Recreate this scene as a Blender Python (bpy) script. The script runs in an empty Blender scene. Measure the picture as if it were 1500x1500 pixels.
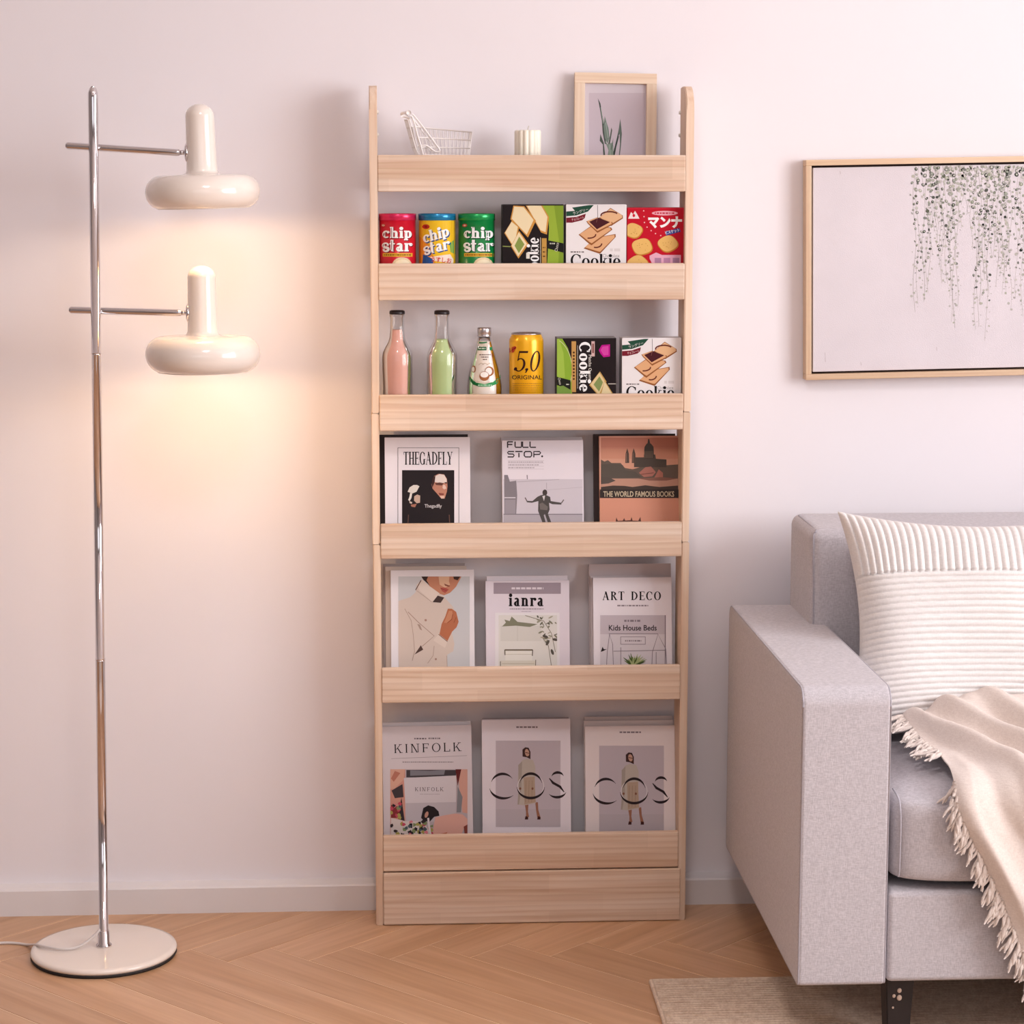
import bpy, bmesh, math, random
from mathutils import Vector, Matrix
random.seed(7)
SC = bpy.context.scene
COL = SC.collection
R = math.radians

# ------------------------------------------------------------------ camera
F, PITCH, YAW = 3300.0, R(8.25), R(3.13)
CAM_D, CAM_H = 4.32, 1.4145
cam = bpy.data.cameras.new('camera'); cam.lens = F / 1500 * 36; cam.sensor_width = 36
cam.clip_end = 50
co = bpy.data.objects.new('camera', cam); COL.objects.link(co)
co.location = (0, -CAM_D, CAM_H); co.rotation_euler = (math.pi / 2 - PITCH, 0, -YAW)
SC.camera = co
CM = co.rotation_euler.to_matrix()

# ------------------------------------------------------------------ world, daylight, exposure
w = bpy.data.worlds.new('world'); SC.world = w; w.use_nodes = True
w.node_tree.nodes['Background'].inputs[0].default_value = (0.93, 0.95, 1.0, 1)
w.node_tree.nodes['Background'].inputs[1].default_value = 0.6
SC.view_settings.view_transform = 'Standard'; SC.view_settings.look = 'None'
SC.view_settings.gamma = 1; SC.view_settings.use_curve_mapping = False
SC.view_settings.exposure = 0.2


def area(name, loc, target, sx, sy, power, color):
    l = bpy.data.lights.new(name, 'AREA'); l.shape = 'RECTANGLE'; l.size = sx; l.size_y = sy
    l.energy = power; l.color = color
    o = bpy.data.objects.new(name, l); COL.objects.link(o); o.location = loc
    o.rotation_euler = (Vector(target) - Vector(loc)).to_track_quat('-Z', 'Y').to_euler()
    return o


# daylight entering through the window of the right wall and the one behind the camera
WIN_R = (-3.7, -1.3, 0.85, 2.5)          # y0, y1, z0, z1 in the right wall (x = 3)
WIN_F = (-1.9, 1.6, 1.2, 2.5)             # x0, x1, z0, z1 in the wall behind the camera (y = -5.4)
area('daylight_window_right', (3.02, (WIN_R[0] + WIN_R[1]) / 2, (WIN_R[2] + WIN_R[3]) / 2), (0, (WIN_R[0] + WIN_R[1]) / 2, 1.5),
     WIN_R[1] - WIN_R[0], WIN_R[3] - WIN_R[2], 108, (0.985, 0.978, 1.0))
area('daylight_window_front', ((WIN_F[0] + WIN_F[1]) / 2, -5.42, (WIN_F[2] + WIN_F[3]) / 2), ((WIN_F[0] + WIN_F[1]) / 2, 0, 1.45),
     WIN_F[1] - WIN_F[0], WIN_F[3] - WIN_F[2], 9, (0.99, 0.972, 0.992))


# fill light added overhead, out of view (its fitting is built with the room)
CL = (0.1, -2.35)
cla = area('ceiling_fill_light', (CL[0], CL[1], 2.715), (CL[0], CL[1], 0), 0.5, 0.5, 15, (1.0, 0.955, 0.95)); cla.data.shape = 'DISK'


# ------------------------------------------------------------------ pixel -> place helpers
def ray(px, py):
    return CM @ Vector(((px - 750) / F, -(py - 750) / F, -1))


CP = Vector((0, -CAM_D, CAM_H))


def hit(px, py, Y):                       # on a vertical plane parallel to the wall
    d = ray(px, py); return CP + d * ((Y + CAM_D) / d.y)


def onz(px, py, z=0.0):                   # on a horizontal plane
    d = ray(px, py); return CP + d * ((z - CAM_H) / d.z)


def onplane(px, py, p, n):
    d = ray(px, py); return CP + d * ((p - CP).dot(n) / d.dot(n))


# ------------------------------------------------------------------ materials
def lin(c):
    return c / 12.92 if c <= 0.04045 else ((c + 0.055) / 1.055) ** 2.4


def rgb(h):
    h = h.lstrip('#'); return tuple(lin(int(h[i:i + 2], 16) / 255) for i in (0, 2, 4))


MATS = {}


def mat(name, col, rough=0.6, metal=0.0, var=0.06, scale=25.0, bump=0.0, bscale=200.0, stretch=(1, 1, 1), **kw):
    if name in MATS: return MATS[name]
    m = bpy.data.materials.new(name); m.use_nodes = True; nt = m.node_tree
    p = nt.nodes['Principled BSDF']
    c = rgb(col) if isinstance(col, str) else col
    p.inputs['Roughness'].default_value = rough; p.inputs['Metallic'].default_value = metal
    tc = nt.nodes.new('ShaderNodeTexCoord'); mp = nt.nodes.new('ShaderNodeMapping')
    mp.inputs['Scale'].default_value = stretch
    nt.links.new(tc.outputs['Object'], mp.inputs[0])
    n = nt.nodes.new('ShaderNodeTexNoise'); n.inputs['Scale'].default_value = scale; n.inputs['Detail'].default_value = 4
    nt.links.new(mp.outputs[0], n.inputs['Vector'])
    r = nt.nodes.new('ShaderNodeValToRGB')
    r.color_ramp.elements[0].position = 0.3; r.color_ramp.elements[1].position = 0.7
    r.color_ramp.elements[0].color = (*[max(0, x * (1 - var)) for x in c], 1)
    r.color_ramp.elements[1].color = (*[min(1, x * (1 + var)) for x in c], 1)
    nt.links.new(n.outputs['Fac'], r.inputs[0]); nt.links.new(r.outputs[0], p.inputs['Base Color'])
    if bump:
        b = nt.nodes.new('ShaderNodeTexNoise'); b.inputs['Scale'].default_value = bscale; b.inputs['Detail'].default_value = 3
        nt.links.new(mp.outputs[0], b.inputs['Vector'])
        bu = nt.nodes.new('ShaderNodeBump'); bu.inputs['Strength'].default_value = bump; bu.inputs['Distance'].default_value = 0.002
        nt.links.new(b.outputs['Fac'], bu.inputs['Height']); nt.links.new(bu.outputs[0], p.inputs['Normal'])
    for k, v in kw.items():
        p.inputs[k.replace('_', ' ')].default_value = v
    MATS[name] = m
    return m


def wood(name, light, dark, axis=0, grain=38.0, rough=0.5, blocks=0.0, contrast=1.0, along=1.6, rings=0.0):
    """pine / oak: long grain along a local axis, tone differs from board to board"""
    m = bpy.data.materials.new(name); m.use_nodes = True; nt = m.node_tree; L = nt.links.new
    p = nt.nodes['Principled BSDF']; p.inputs['Roughness'].default_value = rough
    tc = nt.nodes.new('ShaderNodeTexCoord'); oi = nt.nodes.new('ShaderNodeObjectInfo')
    sh = nt.nodes.new('ShaderNodeVectorMath'); sh.operation = 'MULTIPLY_ADD'
    cmb = nt.nodes.new('ShaderNodeCombineXYZ')
    for i in range(3): L(oi.outputs['Random'], cmb.inputs[i])
    L(cmb.outputs[0], sh.inputs[0]); sh.inputs[1].default_value = (7.3, 11.1, 5.7); L(tc.outputs['Object'], sh.inputs[2])
    mp = nt.nodes.new('ShaderNodeMapping'); s = [grain] * 3; s[axis] = along
    mp.inputs['Scale'].default_value = s; L(sh.outputs[0], mp.inputs[0])
    n = nt.nodes.new('ShaderNodeTexNoise'); n.inputs['Scale'].default_value = 1; n.inputs['Detail'].default_value = 5
    n.inputs['Distortion'].default_value = 0.6; L(mp.outputs[0], n.inputs['Vector'])
    mp2 = nt.nodes.new('ShaderNodeMapping'); s2 = [grain * 3.4] * 3; s2[axis] = along * 3
    mp2.inputs['Scale'].default_value = s2; L(sh.outputs[0], mp2.inputs[0])
    n2 = nt.nodes.new('ShaderNodeTexNoise'); n2.inputs['Scale'].default_value = 1; n2.inputs['Detail'].default_value = 3
    L(mp2.outputs[0], n2.inputs['Vector'])
    r = nt.nodes.new('ShaderNodeValToRGB'); e = r.color_ramp.elements
    e[0].position = 0.36; e[1].position = 0.62
    e[0].color = (*rgb(dark), 1); e[1].color = (*rgb(light), 1)
    L(n.outputs['Fac'], r.inputs[0])
    mx = nt.nodes.new('ShaderNodeMix'); mx.data_type = 'RGBA'; mx.blend_type = 'OVERLAY'; mx.inputs[0].default_value = 0.25 * contrast
    L(r.outputs[0], mx.inputs[6]); L(n2.outputs['Fac'], mx.inputs[7])
    out = mx.outputs[2]
    hs = nt.nodes.new('ShaderNodeHueSaturation')
    vr = nt.nodes.new('ShaderNodeMapRange'); vr.inputs[3].default_value = 0.93; vr.inputs[4].default_value = 1.06
    L(oi.outputs['Random'], vr.inputs[0]); L(vr.outputs[0], hs.inputs['Value']); L(out, hs.inputs['Color'])
    out = hs.outputs[0]
    if rings:                                     # dark growth-ring lines, wavy along the board
        mp3 = nt.nodes.new('ShaderNodeMapping'); s3 = [1.0] * 3; s3[axis] = 0.10
        mp3.inputs['Scale'].default_value = s3; L(sh.outputs[0], mp3.inputs[0])
        wv = nt.nodes.new('ShaderNodeTexWave'); wv.wave_type = 'BANDS'; wv.bands_direction = 'Z'; wv.wave_profile = 'SAW'
        wv.inputs['Scale'].default_value = 26; wv.inputs['Distortion'].default_value = 7.0
        wv.inputs['Detail'].default_value = 2.0; wv.inputs['Detail Scale'].default_value = 0.55
        L(mp3.outputs[0], wv.inputs['Vector'])
        r3 = nt.nodes.new('ShaderNodeValToRGB'); q = r3.color_ramp.elements
        q[0].position = 0.45; q[0].color = (1, 1, 1, 1); q[1].position = 0.97; q[1].color = (0.80, 0.70, 0.62, 1)
        L(wv.outputs['Fac'], r3.inputs[0])
        m3 = nt.nodes.new('ShaderNodeMix'); m3.data_type = 'RGBA'; m3.blend_type = 'MULTIPLY'; m3.inputs[0].default_value = rings
        L(out, m3.inputs[6]); L(r3.outputs[0], m3.inputs[7]); out = m3.outputs[2]
    if blocks:                                    # finger-jointed staves
        bk = nt.nodes.new('ShaderNodeTexBrick'); bk.inputs['Scale'].default_value = 1
        bk.inputs['Brick Width'].default_value = blocks; bk.inputs['Row Height'].default_value = 0.036
        bk.inputs['Mortar Size'].default_value = 0; bk.inputs['Color1'].default_value = (0.86, 0.84, 0.82, 1)
        bk.inputs['Color2'].default_value = (1, 1, 1, 1)
        sw = nt.nodes.new('ShaderNodeSeparateXYZ'); cw = nt.nodes.new('ShaderNodeCombineXYZ')
        L(sh.outputs[0], sw.inputs[0])
        order = [2, 0] if axis == 2 else [axis, 2]
        L(sw.outputs[order[0]], cw.inputs[0]); L(sw.outputs[order[1]], cw.inputs[1])
        L(cw.outputs[0], bk.inputs['Vector'])
        m2 = nt.nodes.new('ShaderNodeMix'); m2.data_type = 'RGBA'; m2.blend_type = 'MULTIPLY'; m2.inputs[0].default_value = 0.55
        L(out, m2.inputs[6]); L(bk.outputs['Color'], m2.inputs[7]); out = m2.outputs[2]
    L(out, p.inputs['Base Color'])
    bu = nt.nodes.new('ShaderNodeBump'); bu.inputs['Strength'].default_value = 0.12; bu.inputs['Distance'].default_value = 0.001
    L(n2.outputs['Fac'], bu.inputs['Height']); L(bu.outputs[0], p.inputs['Normal'])
    MATS[name] = m
    return m


def fabric(name, a, b, scale=420, stretch=(1, 1, 1), bump=0.5, rough=0.95, sheen=0.15):
    m = bpy.data.materials.new(name); m.use_nodes = True; nt = m.node_tree; L = nt.links.new
    p = nt.nodes['Principled BSDF']; p.inputs['Roughness'].default_value = rough
    p.inputs['Sheen Weight'].default_value = sheen
    tc = nt.nodes.new('ShaderNodeTexCoord'); outs = []
    for st in ((stretch[0], stretch[1], stretch[2] * 0.22), (stretch[0] * 0.22, stretch[1] * 0.22, stretch[2])):
        mp = nt.nodes.new('ShaderNodeMapping'); mp.inputs['Scale'].default_value = st; L(tc.outputs['Object'], mp.inputs[0])
        n = nt.nodes.new('ShaderNodeTexNoise'); n.inputs['Scale'].default_value = scale; n.inputs['Detail'].default_value = 2
        L(mp.outputs[0], n.inputs['Vector']); outs.append(n.outputs['Fac'])
    mm = nt.nodes.new('ShaderNodeMath'); mm.operation = 'ADD'; L(outs[0], mm.inputs[0]); L(outs[1], mm.inputs[1])
    md = nt.nodes.new('ShaderNodeMath'); md.operation = 'MULTIPLY'; md.inputs[1].default_value = 0.5; L(mm.outputs[0], md.inputs[0])
    r = nt.nodes.new('ShaderNodeValToRGB'); e = r.color_ramp.elements; e[0].position = 0.36; e[1].position = 0.64
    e[0].color = (*rgb(a), 1); e[1].color = (*rgb(b), 1); L(md.outputs[0], r.inputs[0]); L(r.outputs[0], p.inputs['Base Color'])
    bu = nt.nodes.new('ShaderNodeBump'); bu.inputs['Strength'].default_value = bump; bu.inputs['Distance'].default_value = 0.0012
    L(md.outputs[0], bu.inputs['Height']); L(bu.outputs[0], p.inputs['Normal'])
    MATS[name] = m
    return m


def attr_mat(name, rough):
    m = bpy.data.materials.new(name); m.use_nodes = True; nt = m.node_tree
    a = nt.nodes.new('ShaderNodeAttribute'); a.attribute_name = 'ink'
    p = nt.nodes['Principled BSDF']; p.inputs['Roughness'].default_value = rough; p.inputs['Specular IOR Level'].default_value = 0.12
    nt.links.new(a.outputs['Color'], p.inputs['Base Color']); MATS[name] = m
    return m


INK = attr_mat('printed_ink', 0.42)
INK_MATT = attr_mat('printed_ink_matt', 0.85)
PINE_X = wood('pine_along_x', '#ead3c0', '#d9b99f', 0, 42, 0.6, blocks=0.21, rings=0.5)
PINE_Z = wood('pine_along_z', '#e9d0bb', '#dcbea4', 2, 42, 0.6)
OAK = wood('oak_floor', '#cda381', '#be926e', 0, 26, 0.34, contrast=0.8)
FRAME_WOOD_X = wood('frame_wood_x', '#e6d0ba', '#d8bda3', 0, 60, 0.5)
FRAME_WOOD_Z = wood('frame_wood_z', '#e6d0ba', '#d8bda3', 2, 60, 0.5)
ART_WOOD_X = wood('art_frame_wood_x', '#dfc2a4', '#d0ae8c', 0, 60, 0.45)
ART_WOOD_Z = wood('art_frame_wood_z', '#dfc2a4', '#d0ae8c', 2, 60, 0.45)
WALL = mat('wall_paint', '#ebe5e9', 0.85, var=0.012, scale=3.0, bump=0.06, bscale=60)
TAUPE = mat('taupe_paint', '#8d8684', 0.85, var=0.02, scale=3.0)
SKIRT = mat('skirting_paint', '#e2dcdd', 0.5, var=0.02, scale=6)
CEIL = mat('ceiling_paint', '#f5f1f1', 0.9, var=0.01)
CHROME = mat('chrome', '#d8d3d5', 0.08, 1.0, var=0.01)
CREAM = mat('cream_enamel', '#f0e4da', 0.16, var=0.01, scale=4, Coat_Weight=0.5, Coat_Roughness=0.05)
BLACKR = mat('black_rubber', '#221c1c', 0.7)
SOFA_F = fabric('sofa_linen', '#b0aaaf', '#c8c2c7', 620, bump=0.35)
PIPE_F = fabric('sofa_piping', '#a6a1a9', '#b3aeb6', 700)
CORD_F = fabric('cord_ivory', '#ded8d6', '#e9e4e2', 500, bump=0.2)
THROW_F = fabric('throw_cotton', '#d2c3bb', '#dfd2ca', 600, bump=0.25)
RUG_F = fabric('rug_wool', '#c2a792', '#dec8b4', 240, bump=1.0)


# ------------------------------------------------------------------ mesh helpers
def link(o, parent=None):
    COL.objects.link(o)
    if parent: o.parent = parent
    return o


def obj(name, bm, m, parent=None, smooth=False, loc=None):
    me = bpy.data.meshes.new(name)
    if smooth:
        for f in bm.faces: f.smooth = True
    bm.normal_update(); bm.to_mesh(me); bm.free()
    if m: me.materials.append(m)
    o = bpy.data.objects.new(name, me)
    if loc is not None: o.location = loc
    return link(o, parent)


def empty(name, loc, rot=(0, 0, 0)):
    o = bpy.data.objects.new(name, None); o.empty_display_size = 0.05
    o.location = loc; o.rotation_euler = rot; return link(o)


def tag(o, label, cat, group=None):
    o['label'] = label; o['category'] = cat
    if group: o['group'] = group
    return o


def struct(o, label=None):
    o['kind'] = 'structure'
    if label: o['label'] = label
    return o


def box(bm, x0, x1, y0, y1, z0, z1, bev=0.0, seg=2):
    vs = [bm.verts.new((x, y, z)) for x in (x0, x1) for y in (y0, y1) for z in (z0, z1)]
    fs = [bm.faces.new([vs[i] for i in q]) for q in ((0, 1, 3, 2), (4, 6, 7, 5), (0, 4, 5, 1), (2, 3, 7, 6), (0, 2, 6, 4), (1, 5, 7, 3))]
    if bev:
        es = list({e for f in fs for e in f.edges})
        bmesh.ops.bevel(bm, geom=es, offset=bev, segments=seg, profile=0.5, affect='EDGES')
    return bm


def boxo(name, x0, x1, y0, y1, z0, z1, m, parent=None, bev=0.0, seg=2, smooth=False, center=True):
    """box whose own origin is at its centre (so object-space textures stay put)"""
    c = Vector(((x0 + x1) / 2, (y0 + y1) / 2, (z0 + z1) / 2)) if center else Vector((0, 0, 0))
    bm = bmesh.new(); box(bm, x0 - c.x, x1 - c.x, y0 - c.y, y1 - c.y, z0 - c.z, z1 - c.z, bev, seg)
    return obj(name, bm, m, parent, smooth, c)


def lathe(bm, prof, n=40, close=True, mtx=None, fr=None):
    rings = []
    for r, z in prof:
        if r < 1e-6:
            rings.append([bm.verts.new((0, 0, z))])
        else:
            rings.append([bm.verts.new((r * (fr(k / n) if fr else 1) * math.cos(2 * math.pi * k / n), r * (fr(k / n) if fr else 1) * math.sin(2 * math.pi * k / n), z)) for k in range(n)])
    for a, b in zip(rings, rings[1:]):
        for k in range(n):
            j = (k + 1) % n
            if len(a) == 1 and len(b) == 1: continue
            if len(a) == 1: bm.faces.new((a[0], b[k], b[j]))
            elif len(b) == 1: bm.faces.new((a[k], b[0], a[j]))
            else: bm.faces.new((a[k], b[k], b[j], a[j]))
    if mtx is not None:
        bmesh.ops.transform(bm, matrix=mtx, verts=[v for r in rings for v in r])
    return bm


def tube(bm, pts, r, n=8, cap=True):
    pts = [Vector(p) for p in pts]; rings = []
    up = Vector((0.13, 0.31, 0.94)).normalized()
    for i, p in enumerate(pts):
        d = (pts[min(i + 1, len(pts) - 1)] - pts[max(i - 1, 0)]).normalized()
        a = d.cross(up)
        if a.length < 1e-3: a = d.cross(Vector((1, 0, 0)))
        a.normalize(); b = d.cross(a).normalized()
        rr = r[i] if isinstance(r, (list, tuple)) else r
        rings.append([bm.verts.new(p + (a * math.cos(2 * math.pi * k / n) + b * math.sin(2 * math.pi * k / n)) * rr) for k in range(n)])
    for x, y in zip(rings, rings[1:]):
        for k in range(n):
            j = (k + 1) % n; bm.faces.new((x[k], x[j], y[j], y[k]))
    if cap:
        bm.faces.new(rings[0]); bm.faces.new(rings[-1][::-1])
    return bm


def smooth_path(pts, sub=6):
    pts = [Vector(p) for p in pts]; out = []
    for i in range(len(pts) - 1):
        p0 = pts[max(i - 1, 0)]; p1 = pts[i]; p2 = pts[i + 1]; p3 = pts[min(i + 2, len(pts) - 1)]
        for k in range(sub):
            t = k / sub
            out.append(0.5 * ((2 * p1) + (p2 - p0) * t + (2 * p0 - 5 * p1 + 4 * p2 - p3) * t * t + (3 * p1 - p0 - 3 * p2 + p3) * t ** 3))
    out.append(pts[-1]); return out


def clip_half(poly, fn):
    out = []
    for i, a in enumerate(poly):
        b = poly[(i + 1) % len(poly)]; fa, fb = fn(a), fn(b)
        if fa >= 0: out.append(a)
        if (fa >= 0) != (fb >= 0):
            t = fa / (fa - fb); out.append((a[0] + (b[0] - a[0]) * t, a[1] + (b[1] - a[1]) * t))
    return out


def clip_rect(poly, x0, y0, x1, y1):
    for fn in (lambda p: p[0] - x0, lambda p: x1 - p[0], lambda p: p[1] - y0, lambda p: y1 - p[1]):
        if len(poly) < 3: return []
        poly = clip_half(poly, fn)
    return poly if len(poly) >= 3 else []


# ------------------------------------------------------------------ a small serif alphabet (strokes with thick stems and thin hairlines)
def glyph(ch, T, t, s):
    P = []
    def rect(x0, y0, x1, y1): P.append([(x0, y0), (x1, y0), (x1, y1), (x0, y1)])
    def foot(x, y): rect(x - s, y, x + T + s, y + t)
    def head(x, y): rect(x - s, y - t, x + T + s, y)
    def stem(x, y0, y1, f=True, h=True):
        rect(x, y0, x + T, y1)
        if f: foot(x, y0)
        if h: head(x, y1)
    def diag(x0, y0, x1, y1, w): P.append([(x0, y0), (x0 + w, y0), (x1 + w, y1), (x1, y1)])
    def bowl(cx, cy, rx, ry, a0, a1, TT=None, tt=None):
        TT = T if TT is None else TT; tt = t if tt is None else tt; n = 22; o = []; i = []
        for k in range(n + 1):
            a = R(a0 + (a1 - a0) * k / n); o.append((cx + rx * math.cos(a), cy + ry * math.sin(a)))
            i.append((cx + (rx - TT) * math.cos(a), cy + (ry - tt) * math.sin(a)))
        for k in range(n): P.append([o[k], o[k + 1], i[k + 1], i[k]])
    def ribbon(pts, ws):
        L_, R_ = [], []
        for k, p in enumerate(pts):
            a = pts[max(k - 1, 0)]; b = pts[min(k + 1, len(pts) - 1)]
            dx, dy = b[0] - a[0], b[1] - a[1]; l = math.hypot(dx, dy) or 1
            L_.append((p[0] - dy / l * ws[k] / 2, p[1] + dx / l * ws[k] / 2)); R_.append((p[0] + dy / l * ws[k] / 2, p[1] - dx / l * ws[k] / 2))
        for k in range(len(pts) - 1): P.append([L_[k], L_[k + 1], R_[k + 1], R_[k]])
    def ess(w, h):
        pts = []; ws = []
        for k in range(13):
            a = R(25 + 205 * k / 12); pts.append((w / 2 + (w / 2 - t / 2) * math.cos(a), h * .74 + h * .245 * math.sin(a))); ws.append(t + (T - t) * (k / 12) ** 1.5)
        for k in range(1, 13):
            a = R(50 - 205 * k / 12); pts.append((w / 2 + (w / 2 - t / 2) * math.cos(a), h * .26 + h * .245 * math.sin(a))); ws.append(T - (T - t) * (k / 12) ** 1.5)
        ribbon(pts, ws); rect(w - t * 1.3 - .02, h * .68, w - .02, h * .9); rect(.02, h * .1, .02 + t * 1.3, h * .32)
    X = .68
    if ch == 'T': stem(.35 - T / 2, 0, 1, True, False); rect(0, 1 - t, .7, 1); rect(0, .78, t, 1); rect(.7 - t, .78, .7, 1); W = .7
    elif ch == 'H': stem(s, 0, 1); stem(.78 - T - s, 0, 1); rect(s + T, .5 - t / 2, .78 - T - s, .5 + t / 2); W = .78
    elif ch == 'E': stem(s, 0, 1); rect(s, 0, .66, t); rect(s, 1 - t, .64, 1); rect(s, .5 - t / 2, .5, .5 + t / 2); rect(.66 - t, 0, .66, .24); rect(.64 - t, .78, .64, 1); rect(.5 - t, .4, .5, .6); W = .66
    elif ch == 'F': stem(s, 0, 1); rect(s, 1 - t, .62, 1); rect(s, .5 - t / 2, .48, .5 + t / 2); rect(.62 - t, .78, .62, 1); rect(.48 - t, .4, .48, .6); W = .62
    elif ch == 'L': stem(s, 0, 1); rect(s, 0, .62, t); rect(.62 - t, 0, .62, .26); W = .62
    elif ch == 'I': stem(s, 0, 1); W = T + 2 * s
    elif ch == 'A': diag(.05, 0, .36, 1, t * 1.2); diag(.66 - T / 2, 0, .38 - T / 2, 1, T); rect(.16, .33, .6, .33 + t); rect(0, 0, .2, t); rect(.52, 0, .84, t); W = .82
    elif ch == 'Y': diag(.34, .45, .02, 1, T); diag(.36, .45, .66, 1, t * 1.2); rect(.36 - T / 2, 0, .36 + T / 2, .5); foot(.36 - T / 2, 0); rect(0, 1 - t, .26, 1); rect(.56, 1 - t, .76, 1); W = .74
    elif ch == 'D': stem(s, 0, 1); bowl(s + T * .6, .5, .72 - T * .6, .5, -90, 90); W = .8
    elif ch == 'O': bowl(.42, .5, .42, .51, 0, 360); W = .84
    elif ch == 'C': bowl(.42, .5, .42, .51, 42, 318); rect(.72 - t, .66, .74, .92); W = .78
    elif ch == 'G': bowl(.42, .5, .42, .51, 42, 330); rect(.74 - T, .02, .74, .44); rect(.56, .44 - t, .84, .44); rect(.72 - t, .66, .74, .92); W = .84
    elif ch == 'R': stem(s, 0, 1); bowl(s + T * .5, .74, .58 - T * .5, .26, -90, 90); diag(.56, 0, .26, .5, T); rect(.52, 0, .8, t); W = .76
    elif ch == 'N': stem(s, 0, 1, True, False) if T < .1 else rect(s + T * .3, 0, s + T * .3 + t * 1.2, 1); rect(0, 1 - t, .22, 1); rect(0, 0, .26, t); diag(.68 - T, 0, .08, 1, T); rect(.68, 0, .68 + t * 1.2, 1); rect(.58, 1 - t, .86, 1); W = .84
    elif ch == 'K': stem(s, 0, 1); diag(s + T, .4, .58, 1, t * 1.3); diag(.58, 0, .26, .58, T); rect(.46, 1 - t, .76, 1); rect(.5, 0, .82, t); W = .78
    elif ch == 'S': ess(.6, 1); W = .6
    elif ch == 's': ess(.48, X); W = .48
    elif ch == 'i': stem(s, 0, X, True, False); rect(0, X - t, s + T, X); bowl(s + T / 2, .88, T * .72, T * .72, 0, 360, T * .72, T * .72); W = T + 2 * s
    elif ch == 'n' or ch == 'h':
        stem(s, 0, X if ch == 'n' else 1.02, True, False); rect(0, (X if ch == 'n' else 1.02) - t, s + T, X if ch == 'n' else 1.02)
        bowl(.37, X - .24, .22, .24, 0, 150); stem(.59 - T, 0, X - .22, True, False); W = .62 + s
    elif ch == 'r': stem(s, 0, X, True, False); rect(0, X - t, s + T, X); bowl(.4, X - .2, .24, .2, 60, 160); bowl(.46, X - .12, T * .6, T * .6, 0, 360, T * .6, T * .6); W = .54
    elif ch == 'a': bowl(.26, X - .19, .22, .2, 0, 160); rect(.48 - T, 0, .48, X - .18); rect(.48 - T, 0, .56, t); bowl(.27, .2, .25, .21, 60, 300); rect(.25, .36, .48 - T, .36 + t); W = .57
    elif ch == 'o': bowl(.29, X / 2, .29, X / 2 + .01, 0, 360); W = .58
    elif ch == 'c': bowl(.28, X / 2, .28, X / 2 + .01, 45, 318); bowl(.43, X - .14, T * .55, T * .55, 0, 360, T * .55, T * .55); W = .52
    elif ch == 'e': bowl(.28, X / 2, .28, X / 2 + .01, 0, 318); rect(T * .5, X / 2 - t / 2, .56 - t, X / 2 + t / 2); W = .56
    elif ch == 'k': stem(s, 0, 1.02, True, False); rect(0, 1.02 - t, s + T, 1.02); diag(s + T, .26, .42, X, t * 1.4); diag(.44, 0, .22, .42, T); rect(.32, X - t, .6, X); rect(.36, 0, .64, t); W = .62
    elif ch == 'p': stem(s, -.2, X, True, False); rect(0, X - t, s + T, X); bowl(.32, X / 2, .27, X / 2, -150, 150); W = .6
    elif ch == 't': rect(s, .1, s + T, .95); bowl(s + .17, .16, .17, .16, 180, 300); rect(-.02, X - t, .36, X); W = .38
    elif ch == '5': rect(.1, .52, .1 + t, 1); rect(.1, 1 - T * .8, .58, 1); bowl(.26, .32, .3, .33, -140, 125); bowl(.08, .12, T * .7, T * .7, 0, 360, T * .7, T * .7); W = .6
    elif ch == '0': bowl(.3, .5, .3, .51, 0, 360); W = .6
    elif ch == ',': bowl(.1, .05, T * .7, T * .7, 0, 360, T * .7, T * .7); diag(.02, -.18, .1, .05, t * 1.5); W = .2
    else: W = .3
    return W, P


FONT_CACHE = {}


def font_polys(text, bold=0.0):
    key = (text, bold)
    if key not in FONT_CACHE:
        cu = bpy.data.curves.new('tmp_text', 'FONT'); cu.body = text; cu.resolution_u = 3; cu.offset = bold
        cu.fill_mode = 'FRONT'
        o = bpy.data.objects.new('tmp_text', cu)
        me = o.to_mesh()
        polys = [[(me.vertices[i].co.x, me.vertices[i].co.y) for i in p.vertices] for p in me.polygons]
        o.to_mesh_clear(); bpy.data.objects.remove(o); bpy.data.curves.remove(cu)
        FONT_CACHE[key] = polys
    return FONT_CACHE[key]


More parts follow.
